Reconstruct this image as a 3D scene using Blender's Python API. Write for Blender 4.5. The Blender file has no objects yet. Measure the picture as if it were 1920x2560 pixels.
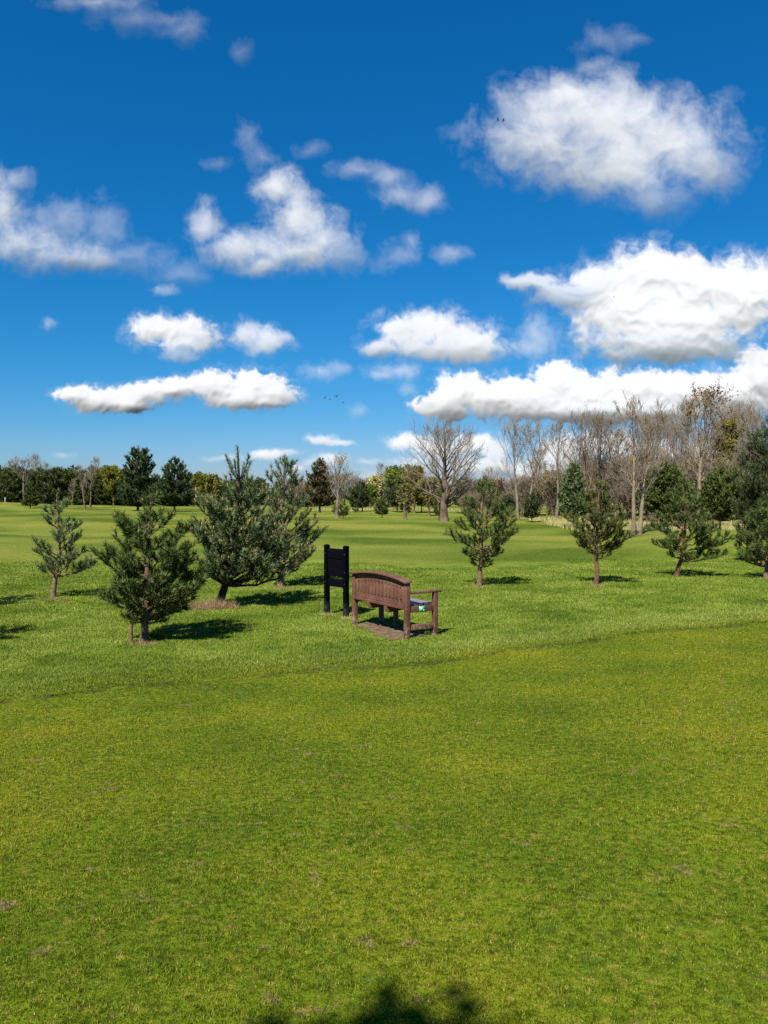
import bpy, math, random
import numpy as np
from mathutils import Vector

PI = math.pi
SC = bpy.context.scene
COL = SC.collection

# ------------------------------------------------------------------ camera maths
FPX = 1923.0                      # focal length in photo pixels (photo 1920 x 2560)
CAM_Z = 2.31
TH = math.atan(40.0 / FPX)        # camera looks 1.2 degrees down
CT, ST = math.cos(TH), math.sin(TH)

def ray(X, Y):
    a, b = X - 960.0, 1280.0 - Y
    return (a, b * ST + FPX * CT, b * CT - FPX * ST)

# ------------------------------------------------------------------ noise
def _h2(ix, iy, seed):
    n = (ix.astype(np.int64) * 374761393 + iy.astype(np.int64) * 668265263 + seed * 974634777) & 0xffffffff
    n = ((n ^ (n >> 13)) * 1274126177) & 0xffffffff
    n = n ^ (n >> 16)
    return (n & 0xffff) / 65535.0

def gnoise(x, y, seed=0):
    """2D gradient noise, about -1..1"""
    x = np.asarray(x, float); y = np.asarray(y, float)
    ix, iy = np.floor(x), np.floor(y)
    fx, fy = x - ix, y - iy
    u = fx * fx * fx * (fx * (fx * 6 - 15) + 10); v = fy * fy * fy * (fy * (fy * 6 - 15) + 10)
    r = []
    for dx, dy in ((0, 0), (1, 0), (0, 1), (1, 1)):
        a = _h2(ix + dx, iy + dy, seed) * 2 * PI
        r.append(np.cos(a) * (fx - dx) + np.sin(a) * (fy - dy))
    return ((r[0] * (1 - u) + r[1] * u) * (1 - v) + (r[2] * (1 - u) + r[3] * u) * v) * 1.5

def fbm(x, y, seed=0, octs=5, gain=0.5):
    s = 0; a = 1.0; t = 0
    for o in range(octs):
        s = s + a * gnoise(x * 2 ** o + 17.3 * o, y * 2 ** o - 9.1 * o, seed + o); t += a; a *= gain
    return s / t

def smooth(a, b, t):
    t = np.clip((np.asarray(t, float) - a) / (b - a), 0, 1)
    return t * t * (3 - 2 * t)

# ------------------------------------------------------------------ terrain height
def fringe_s(x, y):
    """signed distance beyond the edge of the mown green"""
    return (y - 9.55 - 0.495 * x + 0.18 * np.sin(x * 0.9 + 1.0) + 0.07 * np.sin(x * 2.7)) / 1.116

def gauss(x, y, cx, cy, sx, sy):
    return np.exp(-((x - cx) / sx) ** 2 - ((y - cy) / sy) ** 2)

def height(x, y):
    x = np.asarray(x, float); y = np.asarray(y, float)
    s = fringe_s(x, y)
    z = 0.22 * smooth(2.6, -0.2, s) + 0.43 * smooth(-0.2, -6.5, s)
    z = z + 0.012 * gnoise(x * 0.9, y * 0.9, 3) * smooth(14, 4, y)
    far = smooth(17.0, 34.0, y)
    z = z + far * (0.20 * gnoise(x / 9.0, y / 7.0, 5) + 0.30 * gnoise(x / 23.0, y / 19.0, 8))
    z = z + 0.03 * gnoise(x / 1.7, y / 1.7, 9) * smooth(13, 18, y)
    z = z + 0.55 * gauss(x, y, 19.0, 42.0, 5.5, 3.2) + 0.40 * gauss(x, y, 11.5, 33.0, 5, 3.0)
    z = z + 0.40 * gauss(x, y, -22.0, 33.0, 9.0, 4.0) + 0.3 * gauss(x, y, 27, 34, 5, 4)
    z = z + 0.9 * gauss(x, y, -82.0, 150.0, 26.0, 12.0)
    z = z + 0.35 * smooth(60, 200, y) * gnoise(x / 40.0, y / 40.0, 12)
    z = np.where(y < -1.0, 0.65, z) if False else z
    return z

def hz(x, y):
    return float(height(np.array([x]), np.array([y]))[0])

def ground(X, Y):
    """photo pixel -> point on the terrain"""
    d = ray(X, Y)
    t = 2.0 / FPX
    lo = t
    for _ in range(4000):
        x, y, z = d[0] * t, d[1] * t, CAM_Z + d[2] * t
        if z <= hz(x, y): break
        lo = t; t *= 1.012
    hi = t
    for _ in range(24):
        m = 0.5 * (lo + hi)
        if CAM_Z + d[2] * m <= hz(d[0] * m, d[1] * m): hi = m
        else: lo = m
    return Vector((d[0] * hi, d[1] * hi, hz(d[0] * hi, d[1] * hi)))

def at_depth(X, Y, yd):
    d = ray(X, Y); t = yd / d[1]
    return d[0] * t, CAM_Z + d[2] * t

# ------------------------------------------------------------------ materials
def nn(nt, kind, **kw):
    n = nt.nodes.new(kind)
    for k, v in kw.items():
        if hasattr(n, k) and not k.startswith('in_'): setattr(n, k, v)
    return n

def new_mat(name):
    m = bpy.data.materials.new(name); m.use_nodes = True
    nt = m.node_tree; nt.nodes.clear()
    out = nt.nodes.new('ShaderNodeOutputMaterial')
    return m, nt, out

def noise_node(nt, vec, scale, detail=4, rough=0.55, dist=0.0):
    n = nt.nodes.new('ShaderNodeTexNoise')
    n.inputs['Scale'].default_value = scale; n.inputs['Detail'].default_value = detail
    n.inputs['Roughness'].default_value = rough; n.inputs['Distortion'].default_value = dist
    if vec is not None: nt.links.new(vec, n.inputs['Vector'])
    return n

def ramp(nt, fac, stops, interp='LINEAR'):
    r = nt.nodes.new('ShaderNodeValToRGB'); r.color_ramp.interpolation = interp
    e = r.color_ramp.elements
    while len(e) > 1: e.remove(e[-1])
    e[0].position = stops[0][0]; e[0].color = (*stops[0][1], 1)
    for p, c in stops[1:]:
        k = e.new(p); k.color = (*c, 1)
    nt.links.new(fac, r.inputs['Fac'])
    return r

def mixc(nt, fac, a, b, mode='MIX'):
    m = nt.nodes.new('ShaderNodeMix'); m.data_type = 'RGBA'; m.blend_type = mode
    for idx, v in ((0, fac), (6, a), (7, b)):
        if hasattr(v, 'is_linked') or isinstance(v, bpy.types.NodeSocket): nt.links.new(v, m.inputs[idx])
        elif isinstance(v, tuple): m.inputs[idx].default_value = (*v, 1)
        else: m.inputs[idx].default_value = v
    return m.outputs[2]

def mth(nt, op, a, b=None, c=None, clamp=False):
    m = nt.nodes.new('ShaderNodeMath'); m.operation = op; m.use_clamp = clamp
    for i, v in enumerate((a, b, c)):
        if v is None: continue
        if isinstance(v, bpy.types.NodeSocket): nt.links.new(v, m.inputs[i])
        else: m.inputs[i].default_value = v
    return m.outputs[0]

def sstep(nt, a, b, v):
    m = nt.nodes.new('ShaderNodeMapRange'); m.interpolation_type = 'SMOOTHSTEP'
    m.inputs['From Min'].default_value = a; m.inputs['From Max'].default_value = b
    if a > b:
        m.inputs['From Min'].default_value = b; m.inputs['From Max'].default_value = a
        m.inputs['To Min'].default_value = 1; m.inputs['To Max'].default_value = 0
    nt.links.new(v, m.inputs['Value'])
    return m.outputs['Result']

def principled(nt, out, color, rough=0.8, spec=0.3, bump=None, bstr=0.3, bdist=0.01, normal=None):
    p = nt.nodes.new('ShaderNodeBsdfPrincipled')
    if isinstance(color, tuple): p.inputs['Base Color'].default_value = (*color, 1)
    else: nt.links.new(color, p.inputs['Base Color'])
    p.inputs['Roughness'].default_value = rough
    p.inputs['Specular IOR Level'].default_value = spec
    if bump is not None:
        b = nt.nodes.new('ShaderNodeBump'); b.inputs['Strength'].default_value = bstr
        b.inputs['Distance'].default_value = bdist
        nt.links.new(bump, b.inputs['Height']); nt.links.new(b.outputs['Normal'], p.inputs['Normal'])
    nt.links.new(p.outputs['BSDF'], out.inputs['Surface'])
    return p

def vary_mat(name, c1, c2, scale=3.0, rough=0.85, spec=0.2, bscale=30, bstr=0.4, bdist=0.01, c3=None, s3=6.0, t3=0.62, coord='Object'):
    m, nt, out = new_mat(name)
    tc = nt.nodes.new('ShaderNodeTexCoord').outputs[coord]
    n = noise_node(nt, tc, scale, 5)
    col = ramp(nt, n.outputs['Fac'], [(0.3, c1), (0.7, c2)]).outputs['Color']
    if c3:
        n3 = noise_node(nt, tc, s3, 4)
        col = mixc(nt, sstep(nt, t3, t3 + 0.08, n3.outputs['Fac']), col, c3)
    nb = noise_node(nt, tc, bscale, 4)
    principled(nt, out, col, rough, spec, nb.outputs['Fac'], bstr, bdist)
    return m

def foliage_mat(name, cols, rough=0.6, spec=0.25, transl=0.0, nscale=0.8, hueshift=None):
    """leaf colour that differs leaf by leaf and clump by clump"""
    m, nt, out = new_mat(name)
    geo = nt.nodes.new('ShaderNodeNewGeometry')
    rnd = geo.outputs['Random Per Island']
    tc = nt.nodes.new('ShaderNodeTexCoord').outputs['Object']
    n = noise_node(nt, tc, nscale, 3)
    f = mth(nt, 'ADD', mth(nt, 'MULTIPLY', rnd, 0.5), mth(nt, 'MULTIPLY', n.outputs['Fac'], 1.3))
    f = mth(nt, 'SUBTRACT', f, 0.42)
    st = [(i / (len(cols) - 1), c) for i, c in enumerate(cols)]
    col = ramp(nt, f, st).outputs['Color']
    p = principled(nt, out, col, rough, spec)
    if transl > 0:
        t = nt.nodes.new('ShaderNodeBsdfTranslucent'); nt.links.new(col, t.inputs['Color'])
        mx = nt.nodes.new('ShaderNodeMixShader'); mx.inputs[0].default_value = transl
        nt.links.new(p.outputs[0], mx.inputs[1]); nt.links.new(t.outputs[0], mx.inputs[2])
        nt.links.new(mx.outputs[0], out.inputs['Surface'])
    return m

# ------------------------------------------------------------------ grass colour (shared by the sheet and the blades)
def grass_group():
    g = bpy.data.node_groups.new('grass_colour', 'ShaderNodeTree')
    g.interface.new_socket('Color', in_out='OUTPUT', socket_type='NodeSocketColor')
    g.interface.new_socket('Short', in_out='OUTPUT', socket_type='NodeSocketFloat')
    go = g.nodes.new('NodeGroupOutput')
    pos = g.nodes.new('ShaderNodeNewGeometry').outputs['Position']
    flat = g.nodes.new('ShaderNodeVectorMath'); flat.operation = 'MULTIPLY'
    g.links.new(pos, flat.inputs[0]); flat.inputs[1].default_value = (1, 1, 0)
    pos = flat.outputs[0]
    sep = g.nodes.new('ShaderNodeSeparateXYZ'); g.links.new(pos, sep.inputs[0])
    X, Y = sep.outputs['X'], sep.outputs['Y']
    # --- closely mown green
    n1 = noise_node(g, pos, 0.55, 4, 0.6)
    green = ramp(g, n1.outputs['Fac'], [(0.31, GREEN[0]), (0.5, GREEN[1]), (0.69, GREEN[2])]).outputs['Color']
    n1b = noise_node(g, pos, 14.0, 5, 0.7)
    green = mixc(g, mth(g, 'MULTIPLY', sstep(g, 0.5, 0.68, n1b.outputs['Fac']), 0.55), green, GREEN[3])
    n1c = noise_node(g, pos, 9.0, 3, 0.6)
    green = mixc(g, mth(g, 'MULTIPLY', sstep(g, 0.42, 0.28, n1c.outputs['Fac']), 0.6), green, GREEN[4])
    # small bare scrapes
    mp = g.nodes.new('ShaderNodeMapping'); mp.inputs['Scale'].default_value = (1.0, 1.3, 1)
    g.links.new(pos, mp.inputs[0])
    n2 = noise_node(g, mp.outputs[0], 4.2, 3, 0.55)
    n2b = noise_node(g, pos, 0.7, 2)
    sc = mth(g, 'MULTIPLY', sstep(g, 0.635, 0.69, n2.outputs['Fac']), sstep(g, 0.38, 0.55, n2b.outputs['Fac']))
    green = mixc(g, mth(g, 'MULTIPLY', sc, 0.75), green, (0.20, 0.145, 0.065))
    # --- longer grass beyond the fringe
    n3 = noise_node(g, pos, 0.5, 5, 0.7)
    rough = ramp(g, n3.outputs['Fac'], [(0.32, ROUGH[0]), (0.49, ROUGH[1]), (0.68, ROUGH[2])]).outputs['Color']
    n3b = noise_node(g, pos, 11.0, 5, 0.7)
    rough = mixc(g, mth(g, 'MULTIPLY', sstep(g, 0.5, 0.7, n3b.outputs['Fac']), 0.5), rough, ROUGH[3])
    rough = mixc(g, mth(g, 'MULTIPLY', sstep(g, 0.45, 0.3, n3b.outputs['Fac']), 0.5), rough, ROUGH[4])
    n3c = noise_node(g, pos, 1.6, 4, 0.6)
    rough = mixc(g, mth(g, 'MULTIPLY', sstep(g, 0.47, 0.36, n3c.outputs['Fac']), 0.55), rough, (0.060, 0.110, 0.010))
    # --- fairway: broad mown bands running across
    wob = noise_node(g, pos, 0.05, 2)
    yy = mth(g, 'ADD', Y, mth(g, 'ADD', mth(g, 'MULTIPLY', X, 0.16), mth(g, 'MULTIPLY', wob.outputs['Fac'], 14.0)))
    band = mth(g, 'SINE', mth(g, 'MULTIPLY', yy, 0.62))
    band2 = mth(g, 'SINE', mth(g, 'MULTIPLY', mth(g, 'ADD', yy, mth(g, 'MULTIPLY', X, 1.1)), 0.23))
    bb = mth(g, 'ADD', mth(g, 'MULTIPLY', band, 0.22), mth(g, 'MULTIPLY', band2, 0.20))
    n4 = noise_node(g, pos, 0.11, 5, 0.6)
    ff = mth(g, 'ADD', mth(g, 'ADD', bb, 0.5), mth(g, 'MULTIPLY', mth(g, 'SUBTRACT', n4.outputs['Fac'], 0.5), 1.8))
    fair = ramp(g, ff, [(0.1, FAIR[0]), (0.45, FAIR[1]), (0.9, FAIR[2])]).outputs['Color']
    n5 = noise_node(g, pos, 3.0, 5, 0.7)
    fair = mixc(g, mth(g, 'MULTIPLY', sstep(g, 0.4, 0.65, n5.outputs['Fac']), 0.35), fair, FAIR[3])
    wob2 = noise_node(g, pos, 0.09, 3)
    yw = mth(g, 'ADD', Y, mth(g, 'MULTIPLY', mth(g, 'SUBTRACT', wob2.outputs['Fac'], 0.5), 14.0))
    # the fairway edge curves away on the right
    edge = mth(g, 'ADD', yw, mth(g, 'MULTIPLY', mth(g, 'MAXIMUM', mth(g, 'SUBTRACT', X, 9.0), 0.0), -1.3))
    fm = mth(g, 'MULTIPLY', sstep(g, 25.5, 29.5, edge), sstep(g, 500.0, 400.0, yw))
    col = mixc(g, fm, rough, fair)
    # dry rough in front of the trees on the right
    n6 = noise_node(g, pos, 0.25, 4)
    dm = mth(g, 'MULTIPLY', sstep(g, 14, 20, X), mth(g, 'MULTIPLY', sstep(g, 44, 50, yw), sstep(g, 90, 75, yw)))
    dm = mth(g, 'MULTIPLY', dm, sstep(g, 0.42, 0.58, n6.outputs['Fac']))
    col = mixc(g, mth(g, 'MULTIPLY', dm, 0.7), col, (0.24, 0.21, 0.09))
    # distance zone switch at the fringe of the green
    s = mth(g, 'SUBTRACT', mth(g, 'SUBTRACT', Y, 9.55), mth(g, 'MULTIPLY', X, 0.495))
    s = mth(g, 'ADD', s, mth(g, 'MULTIPLY', mth(g, 'SINE', mth(g, 'ADD', mth(g, 'MULTIPLY', X, 0.9), 1.0)), 0.18))
    s = mth(g, 'ADD', s, mth(g, 'MULTIPLY', mth(g, 'SINE', mth(g, 'MULTIPLY', X, 2.7)), 0.07))
    nz = noise_node(g, pos, 3.0, 3)
    s = mth(g, 'ADD', s, mth(g, 'MULTIPLY', mth(g, 'SUBTRACT', nz.outputs['Fac'], 0.5), 0.25))
    zone = sstep(g, -0.4, 2.2, s)
    col = mixc(g, zone, green, col)
    ne = noise_node(g, pos, 5.0, 4, 0.7)
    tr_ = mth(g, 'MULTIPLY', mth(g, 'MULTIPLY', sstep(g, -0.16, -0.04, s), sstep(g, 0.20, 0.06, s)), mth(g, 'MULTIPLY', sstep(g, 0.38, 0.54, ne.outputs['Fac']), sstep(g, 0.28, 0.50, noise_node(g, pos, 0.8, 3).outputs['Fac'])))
    pale = mth(g, 'MULTIPLY', mth(g, 'MULTIPLY', sstep(g, 0.15, 0.8, s), sstep(g, 3.2, 1.2, s)), sstep(g, -3.0, 3.5, X))
    col = mixc(g, mth(g, 'MULTIPLY', pale, 0.22), col, (0.27, 0.32, 0.07))
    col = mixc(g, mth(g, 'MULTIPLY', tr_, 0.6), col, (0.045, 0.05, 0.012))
    g.links.new(col, go.inputs['Color']); g.links.new(mth(g, 'SUBTRACT', 1.0, zone), go.inputs['Short'])
    return g

GREEN = [(0.062, 0.102, 0.007), (0.108, 0.148, 0.008), (0.166, 0.178, 0.011), (0.245, 0.190, 0.034), (0.044, 0.098, 0.014)]
ROUGH = [(0.056, 0.100, 0.008), (0.130, 0.180, 0.018), (0.205, 0.252, 0.040), (0.265, 0.310, 0.080), (0.048, 0.088, 0.010)]
FAIR = [(0.062, 0.100, 0.010), (0.124, 0.160, 0.022), (0.205, 0.205, 0.036), (0.155, 0.165, 0.026)]
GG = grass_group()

def ground_material():
    m, nt, out = new_mat('grass_sheet')
    g = nt.nodes.new('ShaderNodeGroup'); g.node_tree = GG
    pos = nt.nodes.new('ShaderNodeNewGeometry').outputs['Position']
    n = noise_node(nt, pos, 26.0, 6, 0.75)
    n2 = noise_node(nt, pos, 4.0, 5, 0.7)
    h = mth(nt, 'ADD', mth(nt, 'MULTIPLY', n.outputs['Fac'], 0.5), mth(nt, 'MULTIPLY', n2.outputs['Fac'], 1.2))
    col = mixc(nt, sstep(nt, 0.34, 0.60, n.outputs['Fac']), (0.25, 0.3, 0.25), (1, 1, 1))
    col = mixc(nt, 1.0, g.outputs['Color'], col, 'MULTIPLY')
    principled(nt, out, col, 0.95, 0.03, h, 0.7, 0.06)
    return m

def blade_material():
    m, nt, out = new_mat('grass_blades')
    g = nt.nodes.new('ShaderNodeGroup'); g.node_tree = GG
    rnd = nt.nodes.new('ShaderNodeNewGeometry').outputs['Random Per Island']
    v = ramp(nt, rnd, [(0.0, (0.12, 0.16, 0.1)), (0.22, (0.45, 0.55, 0.4)), (0.5, (1.0, 1.0, 0.9)), (0.8, (1.35, 1.25, 1.4)), (0.93, (1.9, 1.45, 2.6)), (1.0, (2.6, 1.9, 8.0))])
    vv = mixc(nt, mth(nt, 'ADD', mth(nt, 'MULTIPLY', g.outputs['Short'], 0.55), 0.45), (1.0, 1.0, 1.0), v.outputs['Color'])
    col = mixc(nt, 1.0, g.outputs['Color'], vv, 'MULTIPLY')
    p = principled(nt, out, col, 0.7, 0.06)
    t = nt.nodes.new('ShaderNodeBsdfTranslucent'); nt.links.new(col, t.inputs['Color'])
    mx = nt.nodes.new('ShaderNodeMixShader'); mx.inputs[0].default_value = 0.25
    nt.links.new(p.outputs[0], mx.inputs[1]); nt.links.new(t.outputs[0], mx.inputs[2])
    nt.links.new(mx.outputs[0], out.inputs['Surface'])
    return m

# ------------------------------------------------------------------ mesh helpers
class Acc:
    """collects uniform-size faces and builds ONE mesh"""
    def __init__(s): s.v = []; s.f = []; s.n = 0
    def add(s, v, f):
        v = np.asarray(v, float).reshape(-1, 3)
        s.v.append(v); s.f.append(np.asarray(f, np.int64) + s.n); s.n += len(v)
    def mesh(s, name, smooth_=False):
        v = np.concatenate(s.v) if s.v else np.zeros((0, 3))
        me = bpy.data.meshes.new(name)
        me.vertices.add(len(v)); me.vertices.foreach_set('co', v.astype(np.float32).ravel())
        loops = []; sizes = []
        for f in s.f:
            if len(f): loops.append(f.ravel()); sizes.append(np.full(len(f), f.shape[1]))
        loops = np.concatenate(loops); sizes = np.concatenate(sizes)
        me.loops.add(len(loops)); me.loops.foreach_set('vertex_index', loops.astype(np.int32))
        me.polygons.add(len(sizes))
        st = np.concatenate([[0], np.cumsum(sizes)[:-1]])
        me.polygons.foreach_set('loop_start', st.astype(np.int32))
        me.update(calc_edges=True)
        if smooth_: me.polygons.foreach_set('use_smooth', np.ones(len(sizes), bool))
        me.validate()
        return me

def link(name, me, mat, parent=None):
    o = bpy.data.objects.new(name, me); COL.objects.link(o)
    if mat is not None: me.materials.append(mat)
    if parent is not None: o.parent = parent
    return o

def tag(o, label=None, cat=None, group=None, kind=None):
    if label: o['label'] = label
    if cat: o['category'] = cat
    if group: o['group'] = group
    if kind: o['kind'] = kind
    return o

def empty(name, loc, rz=0.0):
    o = bpy.data.objects.new(name, None); COL.objects.link(o)
    o.location = loc; o.rotation_euler = (0, 0, rz); o.empty_display_size = 0.3
    return o

def copy_tree(root, loc, rz, sc, label=None):
    c = root.copy(); COL.objects.link(c); c.location = loc; c.rotation_euler = (0, 0, rz)
    c.scale = sc if isinstance(sc, tuple) else (sc, sc, sc)
    for ch in list(root.children):
        k = ch.copy(); COL.objects.link(k); k.parent = c
    if label: c['label'] = label
    return c

def tubes(acc, P, R, k=5):
    """P (B,n,3) polylines, R (B,n) radii"""
    P = np.asarray(P, float); R = np.asarray(R, float)
    if P.ndim == 2: P = P[None]; R = R[None]
    B, n, _ = P.shape
    T = np.gradient(P, axis=1); T /= np.linalg.norm(T, axis=2, keepdims=True) + 1e-9
    ref = np.where(np.abs(T[:, :1, 2:3]) > 0.8, np.array([[[1.0, 0.1, 0]]]), np.array([[[0, 0.1, 1.0]]]))
    ref = np.broadcast_to(ref, T.shape)
    U = np.cross(T, ref); U /= np.linalg.norm(U, axis=2, keepdims=True) + 1e-9
    V = np.cross(T, U)
    a = np.arange(k) * 2 * PI / k
    ring = P[:, :, None] + R[:, :, None, None] * (U[:, :, None] * np.cos(a)[None, None, :, None] + V[:, :, None] * np.sin(a)[None, None, :, None])
    idx = np.arange(B * n * k).reshape(B, n, k)
    a0 = idx[:, :-1]; a1 = idx[:, 1:]
    f = np.stack([a0, np.roll(a0, -1, 2), np.roll(a1, -1, 2), a1], -1).reshape(-1, 4)
    acc.add(ring.reshape(-1, 3), f)

def box_acc(acc, x0, x1, y0, y1, z0, z1):
    v = [(x, y, z) for z in (z0, z1) for y in (y0, y1) for x in (x0, x1)]
    f = [(0, 2, 3, 1), (4, 5, 7, 6), (0, 1, 5, 4), (2, 6, 7, 3), (0, 4, 6, 2), (1, 3, 7, 5)]
    acc.add(v, f)

def prism(acc, poly, axis, a, b):
    """extrude 2D polygon (counter-clockwise in its plane) between a and b along axis ('x','y','z')"""
    n = len(poly)
    def P(p, t):
        return {'x': (t, p[0], p[1]), 'y': (p[0], t, p[1]), 'z': (p[0], p[1], t)}[axis]
    v = [P(p, a) for p in poly] + [P(p, b) for p in poly]
    base = acc.n
    acc.v.append(np.asarray(v, float)); acc.n += 2 * n
    acc.f.append(np.array([[base + i, base + (i + 1) % n, base + n + (i + 1) % n, base + n + i] for i in range(n)]))
    acc.f.append(np.array([[base + i for i in range(n)][::-1]])); acc.f.append(np.array([[base + n + i for i in range(n)]]))

def bevel(o, w=0.004, seg=2):
    m = o.modifiers.new('bevel', 'BEVEL'); m.width = w; m.segments = seg; m.limit_method = 'ANGLE'; m.angle_limit = 0.6
    return o

def fixn(me):
    import bmesh
    bm = bmesh.new(); bm.from_mesh(me); bmesh.ops.recalc_face_normals(bm, faces=bm.faces); bm.to_mesh(me); bm.free()
    return me

# ------------------------------------------------------------------ needles and leaves
def needle_tris(acc, rng, base, axis, length, width, a0=25, a1=65, droop=0.0):
    N = len(base)
    r = rng.normal(size=(N, 3)); perp = np.cross(axis, r); perp /= np.linalg.norm(perp, axis=1, keepdims=True) + 1e-9
    al = np.radians(rng.uniform(a0, a1, N))[:, None]
    d = axis * np.cos(al) + perp * np.sin(al); d[:, 2] -= droop
    d /= np.linalg.norm(d, axis=1, keepdims=True)
    w = np.cross(d, rng.normal(size=(N, 3))); w /= np.linalg.norm(w, axis=1, keepdims=True) + 1e-9
    L = (length * rng.uniform(0.7, 1.15, N))[:, None]
    v = np.stack([base - w * width * 0.5, base + w * width * 0.5, base + d * L], 1)
    acc.add(v.reshape(-1, 3), np.arange(N * 3).reshape(N, 3))

def leaf_quads(acc, rng, P, size):
    N = len(P)
    a = rng.normal(size=(N, 3)); a /= np.linalg.norm(a, axis=1, keepdims=True)
    b = np.cross(a, rng.normal(size=(N, 3))); b /= np.linalg.norm(b, axis=1, keepdims=True) + 1e-9
    s = (size * rng.uniform(0.6, 1.3, N))[:, None]
    v = np.stack([P - a * s, P - b * s * 0.5, P + a * s, P + b * s * 0.5], 1)
    acc.add(v.reshape(-1, 3), np.arange(N * 4).reshape(N, 4))

# ------------------------------------------------------------------ pine
def curve_pts(p0, d0, L, n, up, rng, wob=0.06):
    P = [np.array(p0, float)]; d = np.array(d0, float); st = L / (n - 1)
    for i in range(n - 1):
        d = d + np.array([0, 0, up]) / (n - 1) + rng.normal(size=3) * wob
        d /= np.linalg.norm(d)
        P.append(P[-1] + d * st)
    return np.array(P), d

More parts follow.
